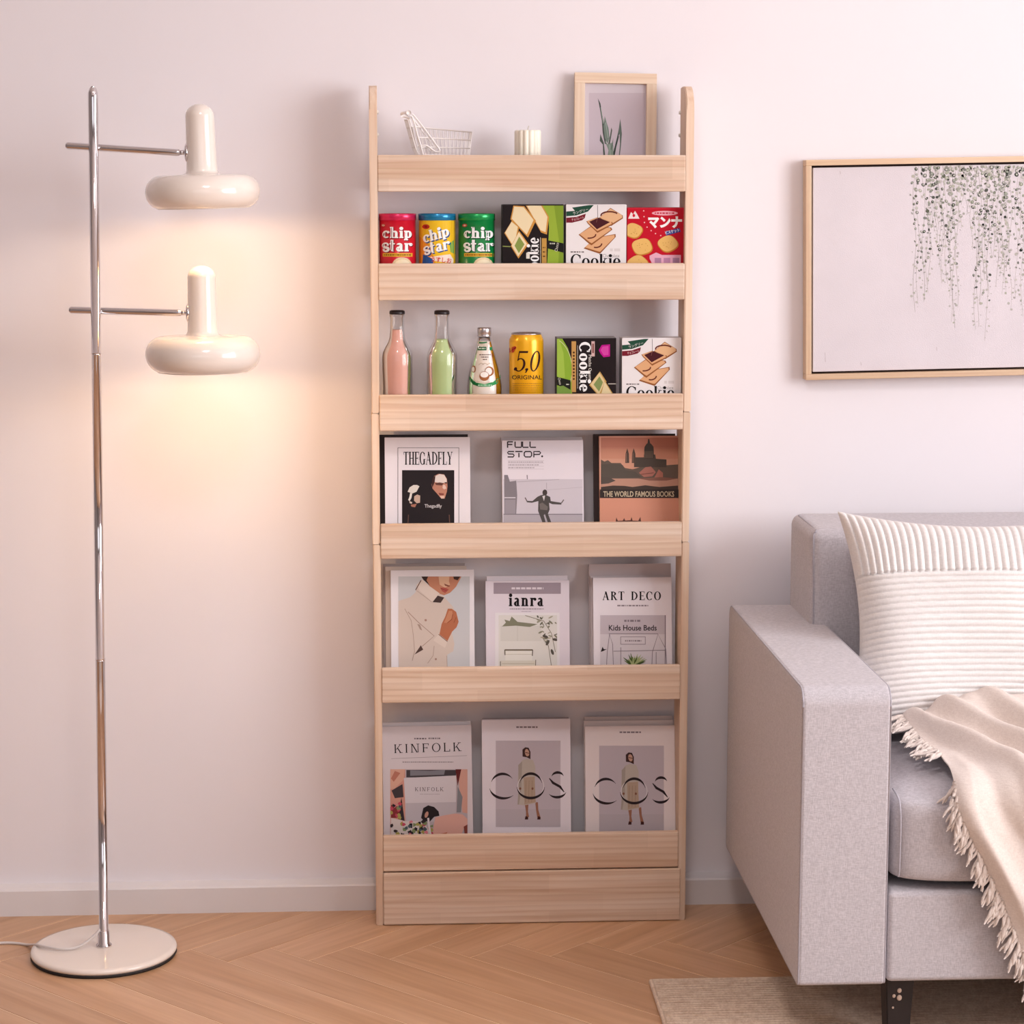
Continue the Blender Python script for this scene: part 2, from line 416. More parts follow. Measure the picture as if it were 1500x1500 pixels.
class Print:
    """flat print on a cover, drawn in the coordinates of a zoomed view (ox, oy, scale)"""
    def __init__(s, z, clip=None):
        s.z = z; s.clip = clip; s.items = []; s.bb = []

    def poly(s, pts, col, layer=None):
        if s.clip: pts = clip_rect(list(pts), *s.clip)
        if len(pts) < 3: return
        c = rgb(col) if isinstance(col, str) else col
        xs = [p[0] for p in pts]; ys = [p[1] for p in pts]; b = (min(xs), min(ys), max(xs), max(ys))
        if layer is None:
            layer = 1
            for it, o in zip(s.items, s.bb):
                if it[2] >= layer and o[0] < b[2] and o[2] > b[0] and o[1] < b[3] and o[3] > b[1]: layer = it[2] + 1
        s.items.append((pts, c, layer)); s.bb.append(b)

    def many(s, polys, col):              # one printed mark made of touching pieces: all on one layer
        if s.clip: polys = [q for q in (clip_rect(list(p), *s.clip) for p in polys) if q]
        if not polys: return
        c = rgb(col) if isinstance(col, str) else col
        xs = [p[0] for q in polys for p in q]; ys = [p[1] for q in polys for p in q]; b = (min(xs), min(ys), max(xs), max(ys)); layer = 1
        for it, o in zip(s.items, s.bb):
            if it[2] >= layer and o[0] < b[2] and o[2] > b[0] and o[1] < b[3] and o[3] > b[1]: layer = it[2] + 1
        for q in polys: s.items.append((q, c, layer)); s.bb.append(b)

    def rect(s, x0, y0, x1, y1, col): s.poly([(x0, y0), (x1, y0), (x1, y1), (x0, y1)], col)

    def ell(s, cx, cy, rx, ry, col, rot=0, n=18, layer=None):
        c, q = math.cos(R(rot)), math.sin(R(rot))
        s.poly([(cx + rx * math.cos(2 * math.pi * k / n) * c - ry * math.sin(2 * math.pi * k / n) * q,
                 cy + rx * math.cos(2 * math.pi * k / n) * q + ry * math.sin(2 * math.pi * k / n) * c) for k in range(n)], col, layer)

    def line(s, pts, wd, col, taper=None):
        L_, R_ = [], []
        for k, p in enumerate(pts):
            a = pts[max(k - 1, 0)]; b = pts[min(k + 1, len(pts) - 1)]
            dx, dy = b[0] - a[0], b[1] - a[1]; l = math.hypot(dx, dy) or 1
            ww = wd * (taper[k] if taper else 1) / 2
            L_.append((p[0] - dy / l * ww, p[1] + dx / l * ww)); R_.append((p[0] + dy / l * ww, p[1] - dx / l * ww))
        s.many([[L_[k], L_[k + 1], R_[k + 1], R_[k]] for k in range(len(pts) - 1)], col)

    def arc(s, cx, cy, rx, ry, a0, a1, wd, col, n=20, taper=False):
        s.line([(cx + rx * math.cos(R(a0 + (a1 - a0) * k / n)), cy + ry * math.sin(R(a0 + (a1 - a0) * k / n))) for k in range(n + 1)], wd, col,
               [max(0.15, math.sin(math.pi * k / n)) for k in range(n + 1)] if taper else None)

    def frame(s, x0, y0, x1, y1, wd, col):
        for a in ((x0, y0, x1, y0 + wd), (x0, y1 - wd, x1, y1), (x0, y0, x0 + wd, y1), (x1 - wd, y0, x1, y1)): s.rect(*a, col)

    def _place(s, polys, x, y, sx, sy, rot, shear, col):
        c, q = math.cos(R(rot)), math.sin(R(rot)); out = []
        for p in polys:
            out.append([(x + (a * sx + b * sy * shear) * c + (-b * sy) * -q, y + (a * sx + b * sy * shear) * q + (-b * sy) * c) for a, b in p])
        s.many(out, col)

    def serif(s, text, x, y, width, h, col, T=.14, t=.05, sf=.06, sp=.1, rot=0, shear=0.0):
        polys = []; cx = 0
        for ch in text:
            W, P = glyph(ch, T, t, sf)
            polys += [[(a + cx, b) for a, b in p] for p in P]; cx += W + sp
        s._place(polys, x, y, width / (cx - sp), h, rot, shear, col)

    def sans(s, text, x, y, width, h, col, rot=0, bold=0.0, shear=0.0):
        polys = font_polys(text, bold)
        if not polys: return
        xs = [a for p in polys for a, b in p]; ys = [b for p in polys for a, b in p]
        x0, x1, y0, y1 = min(xs), max(xs), min(ys), max(ys)
        s._place([[(a - x0, b - y0) for a, b in p] for p in polys], x, y, width / (x1 - x0), h / (y1 - y0), rot, shear, col)

    def tiny(s, x0, x1, y, h, col, seed=1):        # a line of type too small to read: a row of dashes
        rn = random.Random(seed); x = x0; ps = []
        while x < x1:
            l = (h * 0.5 + rn.random() * h * 2); e = min(x1, x + l)
            ps.append([(x, y), (e, y), (e, y + h), (x, y + h)]); x = e + h * 0.5
        s.many(ps, col)

    def build(s, name, parent, place, off, m=None, step=0.00006, strips=0, face=None):
        """place(px, py) -> world point; off(world point) -> unit direction to lift along"""
        ox, oy, sc = s.z; vs = []; fs = []; cols = []
        inv = (parent_matrix(parent)).inverted()
        for pts, c, layer in s.items:
            px = [(ox + a / sc, oy + b / sc) for a, b in pts]
            pieces = [px]
            if strips:
                x0 = min(p[0] for p in px); x1 = max(p[0] for p in px); k0 = math.floor(x0 / strips); k1 = math.ceil(x1 / strips)
                if k1 - k0 > 1: pieces = [q for q in (clip_rect(px, k * strips, -9e9, (k + 1) * strips, 9e9) for k in range(k0, k1)) if q]
            for q in pieces:
                idx = []; wps = []
                for a, b in q:
                    wp = place(a, b); wps.append(inv @ (wp + off(wp) * (0.00012 + layer * step)))
                if face:                       # keep the print on its own cover
                    yy = wps[0].y; wps = [Vector((a, yy, b)) for a, b in clip_rect([(v.x, v.z) for v in wps], *face)]
                    if len(wps) < 3: continue
                for v in wps: idx.append(len(vs)); vs.append(v)
                fs.append(idx); cols += [(*[v * 0.86 for v in c], 1.0)] * len(idx)
        me = bpy.data.meshes.new(name); me.from_pydata([tuple(v) for v in vs], [], fs)
        at = me.color_attributes.new('ink', 'FLOAT_COLOR', 'CORNER')
        at.data.foreach_set('color', [x for c in cols for x in c])
        me.materials.append(m or INK)
        o = bpy.data.objects.new(name, me); return link(o, parent)


def parent_matrix(o):
    m = Matrix.LocRotScale(o.location, o.rotation_euler, None)
    return parent_matrix(o.parent) @ m if o.parent else m


FRONT = lambda wp: Vector((0, -1, 0))

# ================================================================== the room
struct(boxo('wall_back', -2.6, 3.12, 0, 0.12, 0, 2.8, WALL, center=False), 'pale pinkish white painted wall')
struct(boxo('wall_left', -2.6, -2.48, -5.52, 0, 0, 2.8, TAUPE, center=False))
struct(boxo('ceiling', -2.6, 3.12, -5.52, 0.12, 2.8, 2.9, CEIL, center=False))
bm = bmesh.new(); y0, y1, z0, z1 = WIN_R
for a in ((-5.52, y0, 0, 2.8), (y1, 0, 0, 2.8), (y0, y1, 0, z0), (y0, y1, z1, 2.8)): box(bm, 3.0, 3.12, a[0], a[1], a[2], a[3])
struct(obj('wall_right', bm, WALL))
bm = bmesh.new(); x0, x1, z0, z1 = WIN_F
for a in ((-2.48, x0, 0, 2.8), (x1, 3.0, 0, 2.8), (x0, x1, 0, z0), (x0, x1, z1, 2.8)): box(bm, a[0], a[1], -5.52, -5.4, a[2], a[3])
struct(obj('wall_front', bm, TAUPE))
WINP = mat('window_paint', '#f4f0ee', 0.4, var=0.01)


def window(name, horizontal, a0, a1, z0, z1, fixed):
    bm = bmesh.new(); t = 0.05
    segs = [(a0, a0 + t, z0, z1), (a1 - t, a1, z0, z1), (a0 + t, a1 - t, z0, z0 + t), (a0 + t, a1 - t, z1 - t, z1), ((a0 + a1) / 2 - t / 2, (a0 + a1) / 2 + t / 2, z0 + t, z1 - t)]
    for s in segs:
        if horizontal: box(bm, s[0], s[1], fixed - 0.03, fixed + 0.03, s[2], s[3])
        else: box(bm, fixed - 0.03, fixed + 0.03, s[0], s[1], s[2], s[3])
    struct(obj(name, bm, WINP))


window('window_1', False, *WIN_R, 2.97)
window('window_2', True, *WIN_F, -5.37)

cl = tag(empty('ceiling_fill_fitting', (CL[0], CL[1], 2.8)), 'round ceiling fitting added out of view as fill light', 'fill light')  # invented fitting, out of view, that goes with the added fill light
bm = bmesh.new(); lathe(bm, [(0, 0), (.27, 0), (.27, -.07), (.262, -.07), (.255, -.03), (0, -.03)], 48); obj('rim', bm, WINP, cl, True)
dm = bpy.data.materials.new('fill_diffuser'); dm.use_nodes = True; dp = dm.node_tree.nodes['Principled BSDF']
dp.inputs['Emission Color'].default_value = (1, .955, .95, 1); dp.inputs['Emission Strength'].default_value = 1.2  # glowing face of the added fill fitting
bm = bmesh.new(); lathe(bm, [(.258, -.06), (.2, -.068), (0, -.072)], 48); obj('diffuser', bm, dm, cl, True)

# skirting with a chamfered top ledge
bm = bmesh.new()
prof = [(0, 0), (-0.028, 0), (-0.028, 0.050), (-0.0255, 0.0532), (-0.006, 0.0565), (0, 0.058)]
A = [bm.verts.new((-2.48, y, z)) for y, z in prof]; B = [bm.verts.new((3.0, y, z)) for y, z in prof]
for i in range(len(prof)):
    j = (i + 1) % len(prof); bm.faces.new((A[i], B[i], B[j], A[j]))
bm.faces.new(A[::-1]); bm.faces.new(B)
struct(obj('baseboard_back', bm, SKIRT), 'pale painted skirting board with a ledge')

# floor: herringbone planks laid on a slab
SLAB = mat('floor_joint_glint', '#ecd3b6', 0.6)  # pale joints: window glint on the plank edges put into the slab colour
floor = struct(boxo('floor', -2.48, 3.0, -5.4, 0, -0.1, -0.0008, SLAB, center=False), 'warm oak herringbone floor')
PW, PL = 0.105, 0.84
V0 = onz(744, 1382)
RT = math.sqrt(0.5)


def plank_mesh(poly, name='plank'):
    """poly in plank-local xy, small chamfer along the top"""
    bm = bmesh.new(); c = (sum(p[0] for p in poly) / len(poly), sum(p[1] for p in poly) / len(poly)); ch = 0.0005; gap = 0.0011
    def inset(d):
        out = []; n = len(poly)
        for i in range(n):
            a, b, e = Vector(poly[i - 1]), Vector(poly[i]), Vector(poly[(i + 1) % n])
            d1 = (b - a).normalized(); d2 = (e - b).normalized(); n1 = Vector((-d1.y, d1.x)); n2 = Vector((-d2.y, d2.x))
            k = 1 + n1.dot(n2); out.append(b + (n1 + n2) * (d / max(k, 0.3)))
        return out
    rings = [[bm.verts.new((p.x, p.y, z)) for p in inset(d)] for d, z in ((gap, -0.0008), (gap, -0.0004), (gap + ch, 0.0))]
    for a, b in zip(rings, rings[1:]):
        for k in range(len(a)):
            j = (k + 1) % len(a); bm.faces.new((a[k], a[j], b[j], b[k]))
    bm.faces.new(rings[-1])
    me = bpy.data.meshes.new(name); bm.normal_update(); bm.to_mesh(me); bm.free(); me.materials.append(OAK)
    return me


FULL = plank_mesh([(0, 0), (PL, 0), (PL, PW), (0, PW)])
n_rng = range(-40, 40); lx = PL / PW
LIM = (-2.48, -5.4, 3.0, 0.0); PLK = []
for band in range(-1, 5):
    for i in n_rng:
        for kind in 'AB':
            sh_p, sh_q = -band * lx, band * lx
            if kind == 'A': p0, q0 = i + sh_p, i + sh_q
            else: p0, q0 = i + sh_p, i + 1 + sh_q
            # local frame: length axis and width axis in world xy
            def pq(p, q): return Vector((V0.x + (p + q) * PW * RT, V0.y + (p - q) * PW * RT))
            if kind == 'A': org = pq(p0, q0 + 1); ang = R(45)
            else: org = pq(p0, q0); ang = R(-45)
            ux = Vector((math.cos(ang), math.sin(ang))); uy = Vector((-ux.y, ux.x))
            # world quad: org + length*ux + width*uy
            q4 = [org, org + ux * PL, org + ux * PL + uy * PW, org + uy * PW]
            cl = clip_rect([(v.x, v.y) for v in q4], *LIM)
            if not cl: continue
            ar = abs(sum(cl[k][0] * cl[(k + 1) % len(cl)][1] - cl[(k + 1) % len(cl)][0] * cl[k][1] for k in range(len(cl)))) / 2
            if ar < 0.0004: continue
            if ar > PL * PW - 1e-5: me = FULL
            else:
                loc = []
                for x, y in cl:
                    d = Vector((x, y)) - org; pt = (d.dot(ux), d.dot(uy))
                    if not loc or (abs(pt[0] - loc[-1][0]) + abs(pt[1] - loc[-1][1])) > 1e-4: loc.append(pt)
                if (abs(loc[0][0] - loc[-1][0]) + abs(loc[0][1] - loc[-1][1])) < 1e-4: loc.pop()
                if len(loc) < 3: continue
                me = plank_mesh(loc)
            PLK.append((max(v[1] for v in cl), me, org, ang))
PLK.sort(key=lambda t: -t[0])                       # nearest the wall (in view) first
for _, me, org, ang in PLK[:300]:
    o = bpy.data.objects.new('plank', me); o.location = (org.x, org.y, 0); o.rotation_euler.z = ang; link(o, floor)
if PLK[300:]:                                       # the rest of the floor, behind the camera's view
    bm = bmesh.new()
    for _, me, org, ang in PLK[300:]:
        k0 = len(bm.verts); bm.from_mesh(me); bm.verts.ensure_lookup_table()
        bmesh.ops.transform(bm, matrix=Matrix.Translation((org.x, org.y, 0)) @ Matrix.Rotation(ang, 4, 'Z'), verts=bm.verts[k0:])
    far = obj('far_planks', bm, OAK, floor); far['kind'] = 'stuff'

# ================================================================== the bookshelf
SX0, SX1, SF, SB = -0.033, 0.567, -0.12, -0.031
shelf = tag(empty('bookshelf', (0.267, -0.075, 0)), 'tall narrow pine display shelf with six tiers and front lips', 'bookshelf')


def under(o, p):                     # parent without moving
    o.parent = p; o.location = Vector(o.location) - Vector(p.location); return o


LIPS = [(1.403, 1.470), (1.203, 1.271), (0.959, 1.027), (0.717, 0.783), (0.439, 0.506), (0.107, 0.177)]
BT = 0.014
ROW = [z0 + BT for z0, z1 in LIPS]    # tops of the shelf boards


def side_piece(x0, x1, z0, z1, dx=0.0, top=False):
    bm = bmesh.new(); c = Vector(((x0 + x1) / 2 + dx, (SF + SB) / 2, (z0 + z1) / 2)); hw = (x1 - x0) / 2
    pr = [(SB, z0), (SF, z0)]
    if top:
        r = 0.045
        for k in range(9):
            a = R(180 - 90 * k / 8); pr.append((SF + r + r * math.cos(a), z1 - r + r * math.sin(a)))
    else: pr.append((SF, z1))
    pr.append((SB, z1))
    A = [bm.verts.new((-hw, y - c.y, z - c.z)) for y, z in pr]; B = [bm.verts.new((hw, y - c.y, z - c.z)) for y, z in pr]
    n = len(pr); fs = [bm.faces.new((A[i], A[(i + 1) % n], B[(i + 1) % n], B[i])) for i in range(n)]
    f1 = bm.faces.new(A[::-1]); f2 = bm.faces.new(B)
    bmesh.ops.bevel(bm, geom=list(set(f1.edges) | set(f2.edges)), offset=0.0018, segments=2, affect='EDGES')
    o = obj('side_panel', bm, PINE_Z); o.location = c; under(o, shelf)


T_ = 0.0145
for x0 in (SX0, SX1 - T_):
    side_piece(x0, x0 + T_, 0.0, 0.744)
    side_piece(x0, x0 + T_, 0.745, 0.992, -0.0008)
    side_piece(x0, x0 + T_, 0.993, 1.597, 0.0, True)
ix0, ix1 = SX0 + T_ + 0.0003, SX1 - T_ - 0.0003
for z0, z1 in LIPS:
    under(boxo('front_lip', ix0, ix1, SF - 0.001, SF + 0.013, z0, z1, PINE_X, bev=0.002), shelf)
    under(boxo('shelf_board', ix0, ix1, SF + 0.0132, SB - 0.004, z0, z0 + BT, PINE_X, bev=0.001), shelf)
under(boxo('plinth_board', ix0, ix1 + 0.004, SF - 0.004, SF + 0.012, 0.001, 0.1045, PINE_X, bev=0.002), shelf)
SCREW = mat('screw_cap', '#e9e4de', 0.4)
for x, sgn in ((SX1 - T_, -1), (SX0 + T_, 1)):
    for z in (1.55, 1.508):
        bm = bmesh.new(); lathe(bm, [(0, 0.0035), (0.003, 0.003), (0.004, 0.0)], 12, mtx=Matrix.Translation((0, 0, 0)) @ Matrix.Rotation(R(90 * sgn), 4, 'Y'))
        o = obj('screw_cap', bm, SCREW); o.location = (x, SB - 0.004 + 0.0, z); under(o, shelf)

# ================================================================== floor lamp
LB = Vector((-0.537, -0.259, 0)); LY = -0.259
lamp = tag(empty('floor_lamp', LB), 'chrome floor lamp with two cream mushroom shades and a round cream base', 'floor lamp')


def lampo(name, bm, m, smooth=True, parent=lamp):
    bmesh.ops.translate(bm, verts=bm.verts, vec=-LB); return obj(name, bm, m, parent, smooth)


bm = bmesh.new(); lathe(bm, [(0, 0.0165), (0.125, 0.0165), (0.1325, 0.015), (0.1345, 0.011), (0.133, 0.0065), (0, 0.0065)], 72, mtx=Matrix.Translation(LB))
base = lampo('base', bm, CREAM)
bm = bmesh.new(); lathe(bm, [(0, 0.0065), (0.1335, 0.0065), (0.134, 0.003), (0.132, 0), (0, 0)], 72, mtx=Matrix.Translation(LB))
lampo('base_pad', bm, BLACKR)
PB, PT = Vector((-0.537, LY, 0.0165)), Vector((-0.516, LY, 1.588))
pole_at = lambda t: PB.lerp(PT, t)
for a, b, r in ((0, .345, .0086), (.346, .70, .0084), (.701, .985, .0086)):
    bm = bmesh.new(); tube(bm, [pole_at(a), pole_at(b - .0005)], r, 24)
    lampo('pole', bm, CHROME) if b < .9 else None
    if b > .9:
        bm.free(); bm = bmesh.new(); q = [(.0086, a), (.0088, .985), (.0086, .992), (.006, .997), (.002, .9995)]
        tube(bm, [pole_at(t) for r_, t in q], [r_ for r_, t in q], 24); lampo('pole', bm, CHROME)
for t in (.345, .70):
    bm = bmesh.new(); tube(bm, [pole_at(t - .001), pole_at(t + .001)], .0090, 24); lampo('pole_joint', bm, CHROME)
bm = bmesh.new(); lathe(bm, [(0.0085, 0.0), (0.0145, 0.0), (0.0145, 0.003), (0.011, 0.006), (0.0105, 0.03), (0.0086, 0.031)], 28, mtx=Matrix.Translation(PB)); lampo('base_collar', bm, CHROME)


def shade(cx, cz_bottom, stem_top, rad, tor_h, stem_r, tilt, hk):
    """mushroom shade: stem and swollen disc, open underneath"""
    M = Matrix.Translation((cx, LY, cz_bottom)) @ Matrix.Rotation(R(tilt), 4, 'Y')
    H = stem_top - cz_bottom; th = tor_h
    pr = [(0.058, 0.010), (0.060, 0.002), (0.066, 0.0), (rad * .80, 0.0008 + 0.0)]
    for k in range(1, 16):
        a = R(-90 + 180 * k / 16); pr.append((rad - th / 2 * 0.92 + th / 2 * 0.92 * math.cos(a), th / 2 + th / 2 * math.sin(a)))
    pr += [(rad * .62, th * 1.0), (rad * .45, th * 1.01), (stem_r + 0.009, th * 1.02), (stem_r + 0.003, th * 1.05), (stem_r + 0.0008, th * 1.14)]
    pr += [(stem_r * 1.0, th * 1.4), (stem_r * .955, H - stem_r * .8)]
    for k in range(1, 7):
        a = R(90 * k / 6); pr.append((stem_r * .955 * math.cos(a) if k < 6 else 0, H - stem_r * .8 + stem_r * .8 * math.sin(a)))
    bm = bmesh.new(); lathe(bm, pr, 56, mtx=M)
    sh = lampo('shade', bm, CREAM)
    inn = [(0.058, 0.010), (0.070, th * .35), (0.062, th * .8), (0.02, th * .9), (0, th * .9)]
    bm = bmesh.new(); lathe(bm, inn, 40, mtx=M); lampo('shade_lining', bm, mat('shade_lining', '#fff6ea', 0.4), parent=sh)
    # bulb
    bm = bmesh.new(); lathe(bm, [(0, 0.022), (0.010, 0.023), (0.017, 0.030), (0.017, 0.037), (0.011, 0.046), (0.010, th * .88)], 24, mtx=M)
    bulb_m = bpy.data.materials.get('bulb_glow')
    if not bulb_m:
        bulb_m = bpy.data.materials.new('bulb_glow'); bulb_m.use_nodes = True; p = bulb_m.node_tree.nodes['Principled BSDF']
        p.inputs['Base Color'].default_value = (1, .9, .75, 1); p.inputs['Emission Color'].default_value = (1, .68, .36, 1); p.inputs['Emission Strength'].default_value = 18
    lampo('bulb', bm, bulb_m, True, sh)
    l = bpy.data.lights.new('bulb_light', 'POINT'); l.energy = 1.15; l.color = (1.0, 0.66, 0.33); l.shadow_soft_size = 0.008
    lo = bpy.data.objects.new('bulb_light', l); link(lo, lamp); lo.location = (M @ Vector((0, 0, 0.0095))) - LB
    # hinge plate and joint where the arm meets the stem
    hz = hk; hx = cx - stem_r - math.sin(R(tilt)) * -(hz - cz_bottom)
    bm = bmesh.new(); lathe(bm, [(0, -0.004), (0.017, -0.004), (0.017, 0.0), (0.012, 0.0025), (0, 0.0025)], 20, mtx=Matrix.Translation((hx, LY, hz)) @ Matrix.Rotation(R(-90), 4, 'Y')); lampo('hinge_plate', bm, CHROME, True, sh)
    bm = bmesh.new(); tube(bm, [(hx - 0.011, LY, hz), (hx - 0.001, LY, hz)], 0.0042, 14); lampo('hinge_joint', bm, CHROME, True, sh)
    return hx, hz


h1 = shade(-0.3265, 1.373, 1.557, 0.1015, 0.060, 0.0265, -1.3, 1.472)
h2 = shade(-0.3325, 1.083, 1.273, 0.1025, 0.064, 0.0262, 0.0, 1.189)
for (hx, hz), zl, xl in ((h1, 1.484, -0.568), (h2, 1.194, -0.570)):
    bm = bmesh.new(); yb = LY + 0.012
    tube(bm, [(xl, yb, zl), (xl + .0015, yb, zl), (xl + .004, yb, zl), (hx - .017, LY + .001, hz), (hx - .0125, LY, hz), (hx - .010, LY, hz)], [.003, .0052, .0062, .0062, .0058, .003], 18); lampo('arm', bm, CHROME)
    t = (zl - .0165) / 1.5715; c = pole_at(t)
    bm = bmesh.new(); tube(bm, [(c.x, LY, zl - .0005), (c.x, LY + .014, zl - .0005)], .0066, 16); lampo('arm_clamp', bm, CHROME)
# cord from the pole over the base and away along the floor
CORD = mat('clear_cord', '#d9cfcb', 0.3, var=0.02)
g = lambda px, py, z: Vector(onz(px, py, z))
path = [pole_at(.026) + Vector((-.006, .004, 0)), hit(146, 1362, LY - .005), hit(132, 1376, LY - .012), g(112, 1388, .0215), g(88, 1390, .0215), g(62, 1386, .0212), g(52, 1384, .016), g(40, 1384, .0032), g(10, 1381, .0032), g(-60, 1384, .0032), g(-160, 1372, .0032)]
bm = bmesh.new(); tube(bm, smooth_path(path, 6), 0.0026, 8); lampo('power_cord', bm, CORD)

# ================================================================== top tier
T1 = ROW[0]
# --- photo frame leaning on the wall
ph_a = R(7); pby = -0.048
phf = tag(empty('photo_frame', (0, 0, 0)), 'small light wooden photo frame with an aloe picture on top of shelf', 'photo frame')
pn = Vector((0, -math.cos(ph_a), math.sin(ph_a)))
cL = onplane(841, 107, Vector((0, pby, T1)), pn); cR = onplane(961.5, 107, Vector((0, pby, T1)), pn)
fw = (cR - cL).length; fh = (cL.z - T1) / math.cos(ph_a); xc = (cL.x + cR.x) / 2
phf.location = (xc - .002, pby, T1 + .0005); phf.rotation_euler = (-ph_a, R(0.9), 0)
bw = 0.0195; hw = fw / 2
for (a0, a1, b0, b1, m) in ((-hw, hw, fh - bw, fh, FRAME_WOOD_X), (-hw, hw, 0, bw, FRAME_WOOD_X), (-hw, -hw + bw, bw, fh - bw, FRAME_WOOD_Z), (hw - bw, hw, bw, fh - bw, FRAME_WOOD_Z)):
    boxo('frame_rail', a0, a1, 0, 0.015, b0, b1, m, phf, bev=0.0008)
boxo('backing', -hw + bw * .6, hw - bw * .6, 0.0072, 0.0125, bw * .6, fh - bw * .6, mat('picture_paper', '#d6cad2', 0.7, var=.01), phf)
P = Print((820, 90, 7.143))
P.rect(262, 245, 892, 985, '#d9cfd6'); P.rect(305, 330, 892, 985, '#cdbfc8')
LEAF = '#5d6a5e'
for pts, c in (([(398, 385), (425, 440), (445, 560), (462, 640), (470, 760), (490, 870), (470, 860), (448, 740), (440, 620), (420, 500)], '#4d5650'),
               ([(470, 570), (490, 640), (510, 700), (520, 800), (500, 860), (470, 800), (458, 680)], '#7c8a80'),
               ([(540, 690), (548, 720), (535, 800), (520, 880), (505, 870), (525, 780)], '#566055'),
               ([(632, 600), (642, 680), (650, 760), (640, 880), (628, 985), (618, 985), (630, 860), (625, 760), (600, 790), (618, 700)], '#66726a'),
               ([(612, 745), (618, 790), (590, 900), (575, 985), (550, 985), (575, 890)], '#3f4a45'),
               ([(425, 760), (440, 800), (460, 850), (475, 985), (455, 985), (450, 870), (418, 830)], '#545e55'),
               ([(470, 830), (505, 870), (540, 850), (560, 880), (560, 985), (500, 985), (510, 930)], '#88978a'),
               ([(560, 800), (556, 870), (540, 930), (530, 920), (545, 860)], '#6b786c')):
    P.poly(pts, c)
for a, b in (((430, 480), (455, 650)), ((480, 640), (505, 800)), ((520, 870), (530, 985))): P.line([a, b], 6, '#a9b5ab')
pp = parent_matrix(phf); pN = pp.to_3x3() @ Vector((0, -1, 0)); p0 = pp @ Vector((0, 0.0072, 0))
P.clip = None
P.build('printed_picture', phf, lambda a, b: onplane(a, b, p0, pN), lambda wp: pN, INK)

# --- ribbed candle
cc = hit(773, 225, -0.07)
cand = tag(empty('candle', (cc.x, -0.07, T1 + .0003)), 'ivory ribbed pillar candle beside the photo frame', 'candle')
ctop = hit(773, 191, -0.07).z - T1; cr = (hit(792.5, 205, -.07).x - hit(753.5, 205, -.07).x) / 2
bm = bmesh.new(); lathe(bm, [(0, 0), (cr, 0), (cr, ctop - .003), (cr * .95, ctop), (cr * .5, ctop - .001), (0, ctop - .002)], 112, fr=lambda t: 0.9 + 0.1 * abs(math.cos(math.pi * 14 * t)) ** .8)
obj('wax', bm, mat('ivory_wax', '#f6efdf', 0.45, var=.01, Subsurface_Weight=0.15, Subsurface_Radius=(.01, .008, .005)), cand, True)
bm = bmesh.new(); tube(bm, [(0, 0, ctop - .003), (.0006, 0, ctop + .004), (.002, 0, ctop + .008)], .0009, 8); obj('wick', bm, mat('wick', '#c9bfb4', .9), cand)

# --- little wire trolley basket
WIRE = mat('white_wire', '#f4eeec', 0.35, var=.01)
ZM = (580, 150, 12.5)
trol = tag(empty('wire_trolley', (hit(645, 225, -.07).x, -.07, T1)), 'miniature white wire shopping trolley at the left end of the top tier', 'wire basket')
zm = lambda a, b, Y, dx=0.0: hit(ZM[0] + a / ZM[2], ZM[1] + b / ZM[2], Y) - Vector(trol.location) + Vector((dx, 0, 0))
FY, BY, BDX = -.094, -.046, -.005
def wires(name, lists, r): 
    bm = bmesh.new()
    for pts in lists: tube(bm, pts, r, 6)
    return obj(name, bm, WIRE, trol, True)
rails = [[(330, 440), (560, 468), (1390, 545)], [(420, 640), (1375, 692)], [(470, 815), (1362, 842)], [(520, 960), (1345, 975)]]
def at_rail(i, x):
    pts = rails[i]
    for a, b in zip(pts, pts[1:]):
        if a[0] <= x <= b[0] or b is pts[-1]: return a[1] + (b[1] - a[1]) * (x - a[0]) / (b[0] - a[0])
for Y, dx in ((FY, 0), (BY, BDX)):
    L_ = [[zm(a, b, Y, dx) for a, b in r] for r in rails]
    wires('side_rails', L_, .0011)
    V_ = []
    for k in range(14):
        x = 345 + k * 78; V_.append([zm(x, at_rail(0, x), Y, dx), zm(x + (1390 - x) * -.04 + (160 - k * 15), at_rail(3, x + 150), Y, dx)])
    V_.append([zm(1390, 545, Y, dx), zm(1345, 985, Y, dx)])
    wires('side_wires', V_, .0007)
E_ = []
for k in range(6):
    f = k / 5; Y = FY + (BY - FY) * f; dx = BDX * f
    E_.append([zm(1390, 545, Y, dx), zm(1345, 985, Y, dx)]); E_.append([zm(1345, 985, Y, dx), zm(520, 970, Y, dx)])
for b in (545, 692, 842, 985): E_.append([zm(1390 - (b - 545) * .1, b, FY), zm(1390 - (b - 545) * .1, b, BY, BDX)])
wires('front_and_floor_wires', E_, .0008)
G_ = []
for k in range(5):
    f = k / 4; Y = FY + (BY - FY) * f; dx = -.006 * f
    G_.append([zm(215, 310, Y, dx), zm(360, 830, Y, dx), zm(420, 960, Y, dx)])
for a, b in ((225, 330), (265, 470), (310, 650), (355, 820)): G_.append([zm(a, b, FY), zm(a, b, BY, -.006)])
wires('rear_gate', G_, .0010)
for Y, dx in ((FY - .002, 0), (BY + .002, -.007)):
    lp = smooth_path([zm(a, b, Y, dx) for a, b in ((290, 250), (340, 390), (400, 620), (455, 790), (505, 990), (520, 1060))], 5)
    l2 = smooth_path([zm(a, b, Y, dx) for a, b in ((300, 215), (345, 260), (480, 430), (640, 645), (770, 825), (800, 880), (760, 905), (700, 890), (560, 790), (470, 800))], 5)
    wires('support_loop', [lp, l2], .0016)
bm = bmesh.new(); tube(bm, [zm(235, 190, FY - .004), zm(225, 200, (FY + BY) / 2, -.003), zm(200, 215, BY + .004, -.008)], .0046, 14); obj('handle_grip', bm, WIRE, trol, True)
